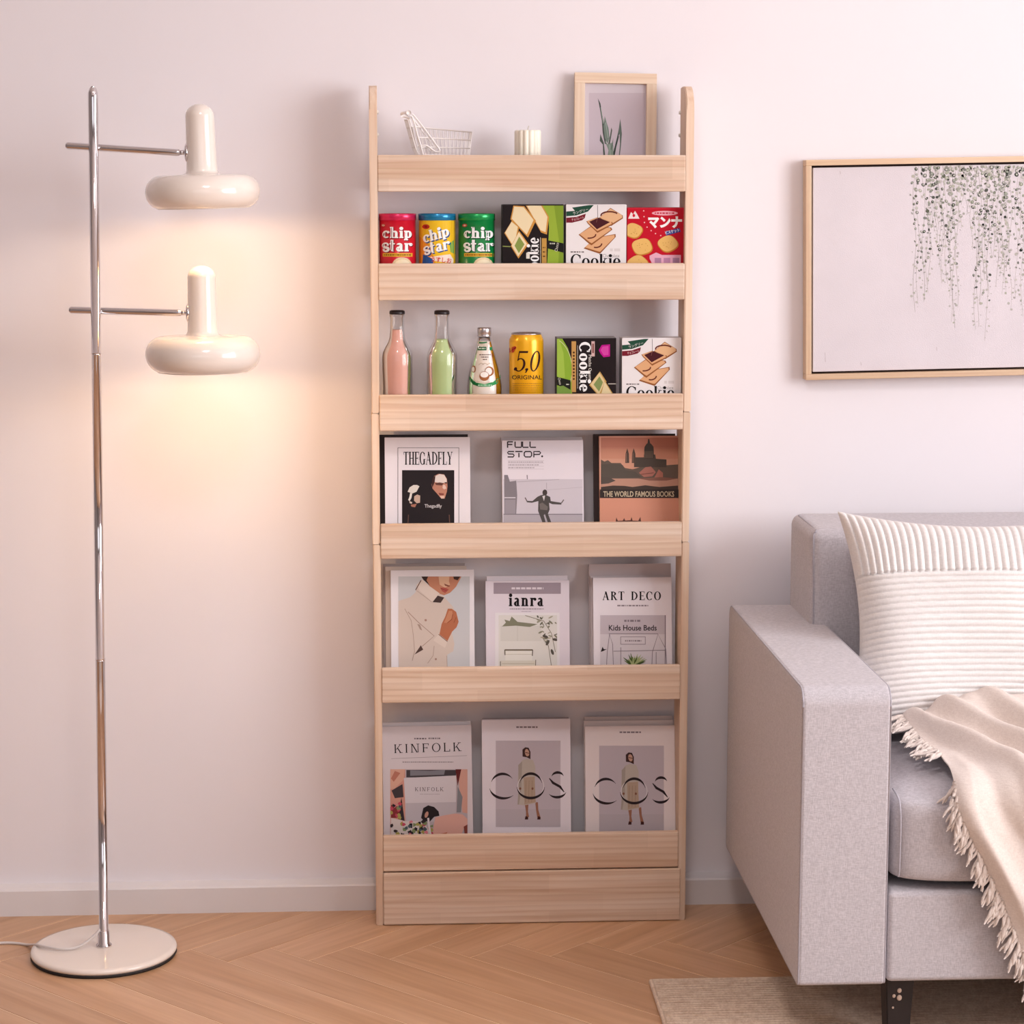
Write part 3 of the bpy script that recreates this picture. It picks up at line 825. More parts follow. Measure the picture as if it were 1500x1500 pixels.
bm = bmesh.new(); tube(bm, [zm(95, 262, FY), zm(150, 245, FY), zm(260, 292, FY)], [.002, .0032, .0024], 10); obj('handle_end', bm, WIRE, trol, True)
WHEEL = mat('trolley_wheel', '#d8d0cd', .5)
for a, Y in ((560, FY), (560, BY), (1250, FY), (1250, BY)):
    q = zm(a, 1000, Y); bm = bmesh.new(); zz = .0065
    lathe(bm, [(0, -.002), (.0062, -.002), (.0065, 0), (.0062, .002), (0, .002)], 16, mtx=Matrix.Translation((q.x, q.y, zz)) @ Matrix.Rotation(R(90), 4, 'X')); obj('wheel', bm, WHEEL, trol, True)
    bm = bmesh.new(); tube(bm, [(q.x, q.y, zz), (q.x, q.y, max(zz + .004, zm(a, 965, Y).z))], .0011, 6); obj('wheel_strut', bm, WIRE, trol)


# ================================================================== cans, bottles: lathed things with print wrapped round them
def rad_fn(prof):
    def f(z):
        if z <= prof[0][1]: return prof[0][0]
        for (r0, z0), (r1, z1) in zip(prof, prof[1:]):
            if z0 <= z <= z1: return r0 + (r1 - r0) * (z - z0) / (z1 - z0) if z1 > z0 else r1
        return prof[-1][0]
    return f


def wrap(cx, cy, zb, prof):
    rf = rad_fn(prof)
    def place(px, py):
        Y = cy - rf(.05)
        for _ in range(6):
            p = hit(px, py, Y); r = rf(p.z - zb); dx = max(-r * .995, min(r * .995, p.x - cx)); Y = cy - math.sqrt(r * r - dx * dx)
        p = hit(px, py, Y); return p
    def off(wp):
        v = Vector((wp.x - cx, wp.y - cy, 0)); return v.normalized()
    return place, off


def chip_can(px0, px1, row, name_label, c_body, c_lid, draw):
    zb = ROW[row]; cy = -.071; xm = (px0 + px1) / 2
    a = hit(px0, 340, cy); b = hit(px1, 340, cy); r = (b.x - a.x) / 2 * .985; cx = (a.x + b.x) / 2
    top = hit(xm, 313, cy).z - zb
    root = tag(empty('crisp_can', (cx, cy, zb + .0003)), name_label, 'can', 'cans of crisps on the second tier')
    body = [(r * .96, 0), (r, .003), (r, top - .0125)]
    bm = bmesh.new(); lathe(bm, [(0, 0)] + body + [(0, top - .0125)], 48); obj('body', bm, mat('can_' + c_body[1:], c_body, .28, var=.02), root, True)
    bm = bmesh.new(); lathe(bm, [(r, top - .0125), (r * 1.025, top - .012), (r * 1.025, top - .001), (r * 1.0, top), (r * .9, top), (r * .88, top - .003), (0, top - .003)], 48)
    obj('lid', bm, mat('lid_' + c_lid[1:], c_lid, .22, .35, var=.02), root, True)
    P = draw(); place, off = wrap(cx, cy, zb, [(r, 0), (r, 1)])
    P.build('printed_label', root, place, off, INK, strips=4.0)
    return root


ZA = (540, 270, 6.25)


def chip_label(x, tilt, shadow, band):
    P = Print(ZA)
    P.ell(x + 40, 376, 22, 15, '#c8453a'); P.ell(x + 40, 376, 12, 8, '#e9c9b8')
    P.ell(x + 210, 745, 92, 78, '#ecd3ac'); P.ell(x + 214, 750, 78, 62, '#f6e6c6')
    P.clip = (x - 40, 200, x + 380, 745)
    for dx, dy, c in ((7, 7, shadow), (0, 0, '#ffffff')):
        P.serif('chip', x + 32 + dx, 492 + dy, 268, 100, c, T=.21, t=.11, sf=.05, sp=.05, rot=tilt)
        P.serif('star', x + 32 + dx, 614 + dy, 268, 112, c, T=.21, t=.11, sf=.05, sp=.05, rot=tilt)
    if band:
        P.rect(x + 34, 630, x + 306, 662, '#e8b53c'); P.tiny(x + 46, x + 296, 641, 10, '#7d4a1e', 3)
    return P


def chip_red(): return chip_label(95, 0, '#7c1220', True)
def chip_green(): return chip_label(840, 0, '#0d3d22', True)


def chip_yellow():
    P = Print(ZA)
    P.rect(462, 330, 792, 745, '#f4c62c'); P.poly([(462, 470), (560, 560), (620, 745), (462, 745)], '#ee9a35')
    P.poly([(740, 540), (792, 500), (792, 640), (750, 620)], '#6fae5a'); P.poly([(500, 640), (600, 690), (580, 745), (490, 745)], '#2b5da8')
    P.ell(525, 388, 34, 22, '#c22f22'); P.ell(525, 388, 14, 10, '#8f1d16')
    for dx, dy, c in ((9, 10, '#2b4f93'), (0, 0, '#ffffff')):
        P.serif('chip', 505 + dx, 538 + dy, 245, 100, c, T=.2, t=.1, sf=.04, sp=.04, rot=-16, shear=.12)
        P.serif('star', 512 + dx, 648 + dy, 240, 106, c, T=.2, t=.1, sf=.04, sp=.04, rot=-14, shear=.12)
    P.poly([(560, 665), (745, 640), (775, 690), (770, 725), (600, 700)], '#f7e3d5')
    P.sans('うすしお', 570, 706, 185, 48, '#d63a2c', rot=6, bold=.02)
    P.tiny(600, 760, 722, 12, '#3d57a8', 5)
    return P


chip_can(555.2, 609.6, 1, 'red can of crisps at the left end of the second tier', '#c8142c', '#d8285a', chip_red)
chip_can(613, 667.5, 1, 'yellow can of crisps with a blue lid between red and green cans', '#f0b92a', '#1d7fae', chip_yellow)
chip_can(671, 725, 1, 'green can of crisps standing next to the black biscuit box', '#0d7a3a', '#17994f', chip_green)


# ---------------------------------------------------------------- biscuit boxes
def carton(px0, px1, pytop, row, label, col, side_col, depth, draw, cyf=-.098, yaw=0.0, name='biscuit_box', group='biscuit boxes'):
    zb = ROW[row]; a = hit(px0, 350 if row == 1 else 540, cyf); b = hit(px1, 350 if row == 1 else 540, cyf)
    h = hit((px0 + px1) / 2, pytop, cyf).z - zb; wd = b.x - a.x
    root = tag(empty(name, ((a.x + b.x) / 2, cyf, zb + .0003), (0, 0, R(yaw))), label, 'box', group)
    boxo('carton', -wd / 2, wd / 2, 0, depth, 0, h, mat('carton_' + col[1:], col, .4, var=.015, Specular_IOR_Level=.2), root, bev=.0008)
    sm = mat('carton_' + side_col[1:], side_col, .45, var=.015)
    boxo('top_flap', -wd / 2 + .001, wd / 2 - .001, .0015, depth * .55, h, h + .0006, sm, root)
    M = parent_matrix(root); n = M.to_3x3() @ Vector((0, -1, 0)); p0 = M @ Vector((0, 0, 0))
    draw().build('printed_front', root, lambda x, y: onplane(x, y, p0, n), lambda wp: n, face=(-wd / 2, .001, wd / 2, h))
    return root


ZB = (720, 270, 4.6875)
BIS, BIS_D, BIS_L = '#e8c58e', '#d79a4a', '#f6e4bb'


def biscuit(P, q, top=BIS_L, edge=BIS_D, inset=None):
    P.poly(q, edge)
    cx = sum(p[0] for p in q) / len(q); cy = sum(p[1] for p in q) / len(q)
    P.poly([(cx + (x - cx) * .86 - 3, cy + (y - cy) * .88 - 3) for x, y in q], top)
    if inset: P.poly([(cx + (x - cx) * .55, cy + (y - cy) * .6) for x, y in q], inset)


def draw_matcha():
    P = Print(ZB, (76, 146, 494, 640))
    P.rect(76, 146, 494, 640, '#221b1d')
    P.poly([(340, 146), (494, 146), (494, 640), (375, 640), (385, 500), (395, 300), (390, 220)], '#9cb83f')
    P.poly([(430, 146), (494, 146), (494, 640), (455, 640), (465, 400)], '#86a434')
    P.poly([(345, 370), (378, 370), (378, 640), (345, 640)], '#c99b4f'); P.tiny(352, 372, 430, 8, '#5d3b1c', 4); P.tiny(352, 372, 460, 8, '#5d3b1c', 5); P.tiny(352, 372, 490, 8, '#5d3b1c', 6)
    P.poly([(390, 385), (494, 405), (494, 470), (385, 440)], '#1d1d1c'); P.tiny(400, 435, 402, 9, '#d8d8c8', 4)
    P.sans('Choco', 452, 462, 60, 20, '#e9e6d8', rot=-80)
    P.line([(76, 425), (130, 428)], 7, '#8f9a55')
    biscuit(P, [(232, 140), (340, 130), (395, 225), (380, 345), (340, 330)])
    biscuit(P, [(150, 146), (225, 150), (305, 250), (250, 365), (130, 240)])
    biscuit(P, [(140, 250), (190, 290), (160, 450), (88, 335)])
    biscuit(P, [(190, 320), (255, 410), (185, 510), (132, 425)], inset='#8fa052')
    P.serif('Cookie', 325, 640, 275, 82, '#ffffff', T=.2, t=.08, sf=.05, sp=.05, rot=-90)
    P.tiny(238, 262, 470, 40, '#f2ece0', 8)
    P.line([(336, 365), (336, 640)], 3, '#e5ddd0')
    return P


def choco_front(P, ox, oy, k, clip):
    """white chocolate-sandwich box art; (ox, oy) top-left of the face, k = size"""
    X = lambda x, y: (ox + x * k, oy + y * k)
    def poly(pts, c): P.poly([X(*p) for p in pts], c)
    P.clip = clip
    poly([(0, 0), (415, 0), (415, 520), (0, 520)], '#f3eeef')
    poly([(40, 18), (160, 0), (190, 0), (150, 45), (70, 72), (0, 78), (0, 45), (60, 40)], '#27503f')
    poly([(0, 88), (70, 82), (135, 60), (128, 90), (110, 105), (40, 122), (0, 122)], '#7c2230')
    P.sans('ラングリー', *X(50, 68), 108 * k, 20 * k, '#f3eee8', rot=-16); P.sans('チョコレート', *X(40, 112), 84 * k, 18 * k, '#f3dada', rot=-12)
    P.line([X(216, 0), X(217, 90)], 3 * k, '#3b3030')
    def bis(q, top='#e6b183'):
        P.poly([X(*p) for p in q], '#9c5f35'); cx = sum(p[0] for p in q) / len(q); cy = sum(p[1] for p in q) / len(q)
        P.poly([X(cx + (x - cx) * .93 - 1, cy + (y - cy) * .86 - 4) for x, y in q], top)
    bis([(225, 90), (305, 20), (390, 72), (392, 92), (310, 145)], '#eabc90')
    P.arc(*X(300, 72), 60 * k, 26 * k, 170, 330, 10 * k, '#6b2f25')
    bis([(120, 300), (200, 225), (340, 200), (342, 220), (235, 335), (225, 335)])
    bis([(85, 205), (170, 145), (310, 155), (318, 170), (175, 278), (160, 270)])
    P.arc(*X(155, 205), 48 * k, 24 * k, -10, 100, 9 * k, '#6b2f25')
    P.arc(*X(205, 265), 40 * k, 28 * k, 0, 110, 9 * k, '#6b2f25')
    bis([(138, 112), (215, 85), (318, 118), (322, 135), (215, 192), (150, 130)])
    poly([(158, 115), (222, 88), (302, 118), (212, 168)], '#4c1f26')
    P.line([X(216, 90), X(208, 120)], 2.5 * k, '#8a5a52')
    P.tiny(*[X(30, 0)[0], X(125, 0)[0]], X(0, 320)[1], 8 * k, '#6d6464', 6)
    P.sans('Chocolate', *X(252, 362), 115 * k, 24 * k, '#a39a98')
    P.tiny(X(302, 0)[0], X(372, 0)[0], X(0, 300)[1], 20 * k, '#e3dcdc', 8)
    P.serif('Cookie', *X(30, 425), 345 * k, 86 * k, '#1c1718', T=.17, t=.06, sf=.05, sp=.06)


def draw_choco1():
    P = Print(ZB); choco_front(P, 513, 142, .995, (513, 142, 924, 640)); return P


def draw_manna():
    P = Print(ZB, (932, 168, 1312, 640))
    P.rect(932, 168, 1312, 640, '#c8142c')
    for x, y in ((1045, 182), (1047, 222), (1050, 262), (1068, 294), (1096, 318), (1126, 338), (1162, 352)): P.ell(x, y, 4.5, 4.5, '#f3c5c8', n=8)
    P.poly([(938, 236), (958, 190), (972, 205), (985, 182), (1000, 205), (1016, 236)], '#f6e6e6'); P.ell(977, 214, 9, 11, '#d01f35')
    P.ell(1190, 198, 90, 16, '#f3b3c0'); P.tiny(1120, 1255, 193, 10, '#c9304a', 3)
    P.sans('マンナ', 1076, 302, 232, 82, '#ffffff', bold=.055)
    P.poly([(1190, 325), (1290, 300), (1300, 325), (1200, 352)], '#3c4a9c'); P.sans('ビスケット', 1196, 345, 98, 24, '#ffffff', rot=-12, bold=.02)
    for cx, cy, r in ((975, 320, 64), (1035, 430, 72), (1212, 410, 70), (1005, 550, 75), (1150, 560, 50)):
        P.poly([(cx + r * (1.0 + .05 * math.cos(4 * a + cx)) * math.cos(a), cy + r * .82 * (1 + .05 * math.cos(4 * a + cx)) * math.sin(a)) for a in [2 * math.pi * j / 30 for j in range(30)]], '#c98736')
        P.poly([(cx - 2 + r * .93 * (1.0 + .05 * math.cos(4 * a + cx)) * math.cos(a), cy - 4 + r * .76 * (1 + .05 * math.cos(4 * a + cx)) * math.sin(a)) for a in [2 * math.pi * j / 30 for j in range(30)]], '#edbf71')
        rn = random.Random(int(cx))
        for _ in range(9): P.ell(cx + rn.uniform(-.55, .55) * r, cy + rn.uniform(-.45, .4) * r, 3, 3, '#c89245', n=6)
    P.poly([(1085, 490), (1130, 468), (1170, 485), (1300, 485), (1300, 560), (1110, 560), (1085, 510)], '#f0b6cc')
    for j in range(3): P.rect(1120 + j * 62, 505, 1165 + j * 62, 560, '#c98fb0' if j % 2 else '#b88aa8')
    return P


carton(736, 826, 300, 1, 'black and green biscuit box on the second tier beside the green can', '#221b1d', '#3a3334', .05, draw_matcha)
carton(829, 917.5, 300, 1, 'white chocolate biscuit box on the second tier between black and red boxes', '#efe9ea', '#d9d2d4', .05, draw_choco1)
carton(918.5, 1001.5, 304.5, 1, 'red biscuit box with white katakana at the right end of second tier', '#c41d32', '#8c1424', .045, draw_manna)

ZD = (780, 460, 5.769)


def draw_matcha2():
    P = Print(ZD, (206, 208, 706, 740))
    P.rect(206, 208, 706, 740, '#241c1e')
    P.poly([(206, 208), (252, 208), (300, 290), (328, 400), (335, 540), (335, 740), (206, 740)], '#8fb53c')
    P.poly([(206, 208), (225, 208), (262, 330), (275, 540), (206, 540)], '#a5c650')
    P.arc(150, 470, 185, 270, -65, 30, 5, '#d7d9a8')
    P.poly([(206, 530), (322, 560), (322, 640), (206, 600)], '#22241f'); P.sans('Choco', 214, 542, 58, 20, '#e9e6d8', rot=76); P.tiny(285, 312, 590, 9, '#d8d8c8', 2)
    P.poly([(206, 615), (260, 605), (320, 640), (335, 740), (206, 740)], '#7ea04a')
    P.rect(330, 230, 368, 660, '#c99b5a')
    for k in range(9): P.ell(349, 325 + k * 28, 9, 9, '#4e321d', n=8)
    P.line([(382, 265), (382, 630)], 3, '#e5ddd0')
    P.serif('Cookie', 396, 236, 420, 96, '#ffffff', T=.21, t=.08, sf=.05, sp=.05, rot=90)
    P.rect(498, 230, 526, 358, '#d9b7b4'); P.tiny(504, 520, 250, 80, '#8c5a58', 3)
    P.sans('Matcha Cream', 474, 345, 205, 26, '#f5efe6', rot=90)
    P.poly([(560, 305), (585, 262), (655, 256), (655, 358), (600, 365), (575, 335)], '#c2188f'); P.poly([(575, 305), (593, 275), (642, 270), (642, 345), (602, 350)], '#d94aa9')
    P.line([(640, 590), (706, 590)], 6, '#d8d2c8')
    biscuit(P, [(570, 485), (625, 570), (565, 700), (480, 600)], '#e6cf9d', '#c9a05a', '#8a9a5e')
    biscuit(P, [(610, 560), (690, 690), (640, 760), (570, 700)], '#e9d6a9', '#c9a05a')
    return P


def draw_choco2():
    P = Print(ZD); choco_front(P, 757, 210, 1.18, (757, 210, 1256, 740)); return P


carton(815.8, 902.5, 495.5, 2, 'black and green biscuit box on the third tier with vertical lettering', '#2b2425', '#8a8486', .052, draw_matcha2, cyf=-.1)
carton(911, 998, 495.5, 2, 'white chocolate biscuit box at the right end of the third tier', '#e9e3e5', '#cfc8cb', .05, draw_choco2, cyf=-.1)

# ---------------------------------------------------------------- bottles
ZC = (540, 440, 5.769)
GLASS = bpy.data.materials.new('thin_bottle_glass'); GLASS.use_nodes = True
nt = GLASS.node_tree; nt.nodes.remove(nt.nodes['Principled BSDF'])
tr = nt.nodes.new('ShaderNodeBsdfTransparent'); tr.inputs[0].default_value = (.95, .94, .93, 1)
gl = nt.nodes.new('ShaderNodeBsdfGlossy'); gl.inputs['Roughness'].default_value = .08
lw = nt.nodes.new('ShaderNodeFresnel'); lw.inputs[0].default_value = 1.45
mxs = nt.nodes.new('ShaderNodeMixShader'); nt.links.new(lw.outputs[0], mxs.inputs[0]); nt.links.new(tr.outputs[0], mxs.inputs[1]); nt.links.new(gl.outputs[0], mxs.inputs[2])
nt.links.new(mxs.outputs[0], nt.nodes['Material Output'].inputs[0])


def soda(px, liquid_col, pyl, label, cap_py):
    zb = ROW[2]; cy = -.07; cx = hit(px, 540, cy).x
    Z = lambda py: hit(px, py, cy).z - zb
    k = .001295                                    # metres per photo pixel here
    rb, rn = 22.0 * k, 10.2 * k
    prof = [(rb * .9, 0.0), (rb * .97, .003), (rb * .98, .02), (rb * .955, Z(566)), (rb, Z(540)), (rb, Z(523)), (rb * .95, Z(516)), (rb * .78, Z(508)), (rb * .6, Z(501)), (rn * 1.12, Z(495)), (rn, Z(484)), (rn * .97, Z(466)), (rn * 1.06, Z(463)), (rn * 1.06, Z(460))]
    root = tag(empty('soda_bottle', (cx, cy, zb + .0003)), label, 'bottle', 'frosted soda bottles on the third tier')
    bm = bmesh.new(); lathe(bm, [(0, 0)] + prof + [(0, Z(460))], 48); obj('glass', bm, GLASS, root, True)
    zl = Z(pyl); rf = rad_fn(prof); lp = [(r * .985, max(z, .003)) for r, z in prof if z < zl] + [(rf(zl) * .985, zl)]
    bm = bmesh.new(); lathe(bm, [(0, .003)] + lp + [(0, zl)], 48)
    obj('drink', bm, mat('drink_' + liquid_col[1:], liquid_col, .35, var=.03, scale=14, Subsurface_Weight=.35, Subsurface_Radius=(.03, .025, .02)), root, True)
    bm = bmesh.new(); zc = Z(460.5); r = 11 * k
    lathe(bm, [(r * .98, zc), (r * 1.02, zc + .0015), (r * .98, zc + .006), (r * .8, zc + .0075), (0, zc + .0075)], 42, fr=lambda t: 1 + .02 * math.cos(42 * math.pi * t)); obj('crown_cap', bm, mat('black_cap', '#2a2325', .35, .2), root, True)
    return root


soda(582.3, '#eab3a3', 483, 'glass bottle of pink drink with a black cap', 454.5)
soda(647.6, '#bdd398', 497, 'glass bottle of green drink with a black cap', 455)

# coconut drink bottle
zb = ROW[2]; cy = -.07; cxp = 709.5; cx = hit(cxp, 540, cy).x; Z = lambda py: hit(cxp, py, cy).z - zb; k = .001295
coc = tag(empty('coconut_drink_bottle', (cx, cy, zb + .0003)), 'tapered bottle of white coconut drink with a silver cap', 'bottle')
cp = [(24.0 * k, 0), (25.2 * k, .004), (25.2 * k, Z(566)), (24.2 * k, Z(556)), (21 * k, Z(540)), (15.5 * k, Z(518)), (11 * k, Z(501)), (9.6 * k, Z(494))]
bm = bmesh.new(); lathe(bm, [(0, 0)] + cp + [(0, Z(494))], 48); obj('glass', bm, GLASS, coc, True)
bm = bmesh.new(); lp = [(r * .985, max(z, .002)) for r, z in cp[:-1]]; lathe(bm, [(0, .002)] + lp + [(0, Z(501))], 48); obj('drink', bm, mat('coconut_milk', '#f1e8df', .3, var=.02), coc, True)
bm = bmesh.new(); lathe(bm, [(10 * k, Z(492.5)), (10.2 * k, Z(491)), (9.7 * k, Z(490)), (10.2 * k, Z(489)), (10.2 * k, Z(482)), (9.6 * k, Z(480)), (0, Z(480))], 48, fr=lambda t: 1 + .012 * math.cos(60 * math.pi * t)); obj('screw_cap', bm, mat('aluminium', '#c9c2c4', .28, .9), coc, True)
P = Print(ZC)
P.poly([(925, 345), (1038, 345), (1098, 580), (1110, 640), (1075, 690), (980, 715), (890, 690), (858, 640), (880, 540)], '#e9dccd')
P.poly([(922, 348), (960, 352), (1000, 348), (1002, 360), (960, 366), (920, 362)], '#3c7a52')
P.rect(920, 392, 996, 422, '#2f6a44'); P.tiny(930, 988, 402, 9, '#d6e3d3', 2); P.rect(1022, 392, 1044, 422, '#2f8a55')
for j, (a, b) in enumerate(((935, 1035), (950, 1015), (965, 1000))): P.tiny(a, b, 455 + j * 20, 8, '#7a6660', j)
P.poly([(850, 630), (868, 660), (910, 695), (980, 708), (1050, 690), (1090, 660), (1112, 625), (1112, 655), (1085, 705), (1030, 728), (930, 728), (880, 710), (852, 670)], '#2f9a58')
P.poly([(855, 640), (880, 680), (930, 705), (925, 726), (880, 708), (853, 668)], '#156b3b')
P.tiny(925, 1040, 712, 10, '#bfe0c6', 9)
P.ell(1020, 600, 38, 42, '#a8693f'); P.ell(1014, 600, 28, 32, '#fbf6f0'); P.ell(978, 640, 42, 40, '#a8693f'); P.ell(978, 628, 34, 24, '#fbf6f0')
P.ell(888, 580, 18, 30, '#b0784c'); P.ell(884, 582, 12, 22, '#fbf6f0')
for x in (930, 960, 1000): P.line([(x, 545), (x + 20, 530), (x + 45, 540)], 4, '#cdb9a2')
place, off = wrap(cx, cy, zb, cp); P.build('printed_label', coc, place, off, INK, strips=3.0)

# beer can
cxp = 771; cx = hit(cxp, 530, cy).x; Z = lambda py: hit(cxp, py, cy).z - zb; r = 25.2 * k
beer = tag(empty('drink_can', (cx, cy, zb + .0003)), 'tall yellow drink can with dark numerals between bottle and biscuit box', 'can')
bp = [(r * .8, 0), (r * .86, .004), (r, .011), (r, Z(500)), (r * .985, Z(497)), (r * .86, Z(490))]
bm = bmesh.new(); lathe(bm, [(0, .004)] + bp + [(r * .84, Z(489.2))], 56); obj('body', bm, mat('yellow_can', '#f2b31c', .25, .25, var=.02), beer, True)
bm = bmesh.new(); lathe(bm, [(r * .85, Z(490)), (r * .875, Z(488.8)), (r * .86, Z(487.6)), (r * .82, Z(488)), (r * .79, Z(491)), (0, Z(491))], 56); lid = obj('lid', bm, mat('can_top', '#cfc6c4', .25, .9), beer, True)
bm = bmesh.new(); box(bm, -.006, .006, -.012, .008, Z(491) + .0005, Z(491) + .0018, .0006); obj('pull_tab', bm, MATS['can_top'], lid)
P = Print(ZC)
P.poly([(1190, 405), (1240, 385), (1250, 400), (1225, 440), (1190, 445)], '#c8452a'); P.line([(1195, 432), (1246, 398)], 6, '#8a1d18')
P.serif('5', 1225, 600, 96, 172, '#3a1d18', T=.12, t=.05, sf=.03, shear=.18)
P.serif(',', 1322, 590, 26, 120, '#3a1d18', T=.14, t=.06, sf=.03, shear=.18)
P.serif('0', 1352, 600, 80, 172, '#3a1d18', T=.13, t=.05, sf=.03, shear=.18)
P.sans('ORIGINAL', 1212, 668, 252, 36, '#3a2414', bold=.012)
for j in range(6): P.tiny(1216, 1462, 700 + j * 18, 6, '#a87618', 20 + j)
place, off = wrap(cx, cy, zb, bp); P.build('printed_label', beer, place, off, INK, strips=3.0)

# ================================================================== books and magazines
PAGES = mat('paper_pages', '#efe9e4', .8, var=.05, scale=300, stretch=(1, 8, 1))


def magazine(name, label, px0, px1, pytop, row, thick, cover, front_y, lean, group, draw=None, z=None, cat='magazine', roll=0.0, rough=.4, hard=False):
    """leaning book: page block, wrapped cover, printed front"""
    zb = ROW[row]; n = Vector((0, -math.cos(lean), math.sin(lean))); p0 = Vector((0, front_y, zb + .001))
    a = onplane(px0, pytop + 90, p0, n); b = onplane(px1, pytop + 90, p0, n); t = onplane((px0 + px1) / 2, pytop, p0, n)
    wd = b.x - a.x; h = (t - p0).dot(Vector((0, math.sin(lean), math.cos(lean)))); c = .0006 if not hard else .0016
    root = tag(empty(name, ((a.x + b.x) / 2, front_y, zb + .001 + abs(math.sin(roll)) * wd / 2), (-lean, roll, 0)), label, cat, group)
    m = mat('cover_' + cover[1:], cover, rough, var=.012, scale=12, Specular_IOR_Level=.2)
    bm = bmesh.new()
    box(bm, -wd / 2, wd / 2, 0, c, 0, h, .0002, 1); box(bm, -wd / 2, wd / 2, thick - c, thick, 0, h, .0002, 1); box(bm, -wd / 2, -wd / 2 + c, c, thick - c, 0, h)
    obj('cover', bm, m, root)
    boxo('page_block', -wd / 2 + c, wd / 2 - .0012, c, thick - c, .001, h - .0012, PAGES, root)
    if draw:
        M = parent_matrix(root); nn = M.to_3x3() @ Vector((0, -1, 0)); q0 = M @ Vector((0, 0, 0))
        draw().build('printed_cover', root, lambda x, y: onplane(x, y, q0, nn), lambda wp: nn, face=(-wd / 2, .001, wd / 2, h))
    return root


ZE = (540, 610, 6.25); ZF = (720, 610, 4.8387); ZG = (540, 810, 6.25); ZH = (690, 810, 4.4118); ZI = (540, 1030, 6.25); ZJ = (690, 1030, 4.4118)


def draw_gadfly():
    P = Print(ZE, (150, 195, 932, 1150))
    P.frame(266, 285, 828, 1150, 4, '#4a4044')
    P.serif('THEGADFLY', 320, 442, 446, 118, '#1e181a', T=.18, t=.055, sf=.07, sp=.05)
    P.rect(306, 492, 784, 1150, '#2c2527')
    P.poly([(600, 545), (640, 525), (690, 530), (716, 570), (722, 640), (716, 690), (696, 752), (665, 752), (625, 705), (585, 660), (575, 620), (590, 590)], '#c98d76')
    P.poly([(605, 550), (650, 528), (692, 535), (714, 575), (716, 605), (660, 612), (605, 600)], '#f2e4da')
    P.poly([(605, 612), (650, 604), (690, 612), (670, 632), (620, 628)], '#6a4238'); P.poly([(690, 605), (716, 600), (714, 618)], '#3c2a28')
    P.poly([(680, 625), (700, 628), (712, 660), (690, 668), (676, 655)], '#f0d2c2'); P.poly([(640, 700), (690, 705), (686, 722), (650, 722)], '#8e4b44')
    P.poly([(650, 728), (694, 726), (690, 752), (665, 752)], '#e9c6b4')
    P.poly([(588, 560), (612, 540), (605, 600), (585, 650), (577, 620)], '#4a302c')
    P.poly([(357, 690), (375, 650), (410, 628), (445, 628), (465, 640), (438, 690), (400, 705)], '#ece3d8')
    P.poly([(380, 700), (398, 705), (392, 745), (376, 775), (362, 765), (372, 740)], '#f4ece2'); P.poly([(372, 775), (400, 785), (395, 800), (376, 795)], '#d9c7b9')
    P.poly([(418, 730), (445, 715), (472, 725), (470, 790), (440, 795), (415, 770)], '#d8b9a4'); P.poly([(385, 808), (440, 800), (425, 832), (392, 826)], '#b77b66')
    P.sans('Thegadfly', 512, 845, 158, 42, '#d9d2d2', bold=.015)
    P.line([(365, 900), (360, 975)], 8, '#6d4f46'); P.line([(738, 900), (742, 975)], 8, '#6d4f46')
    return P


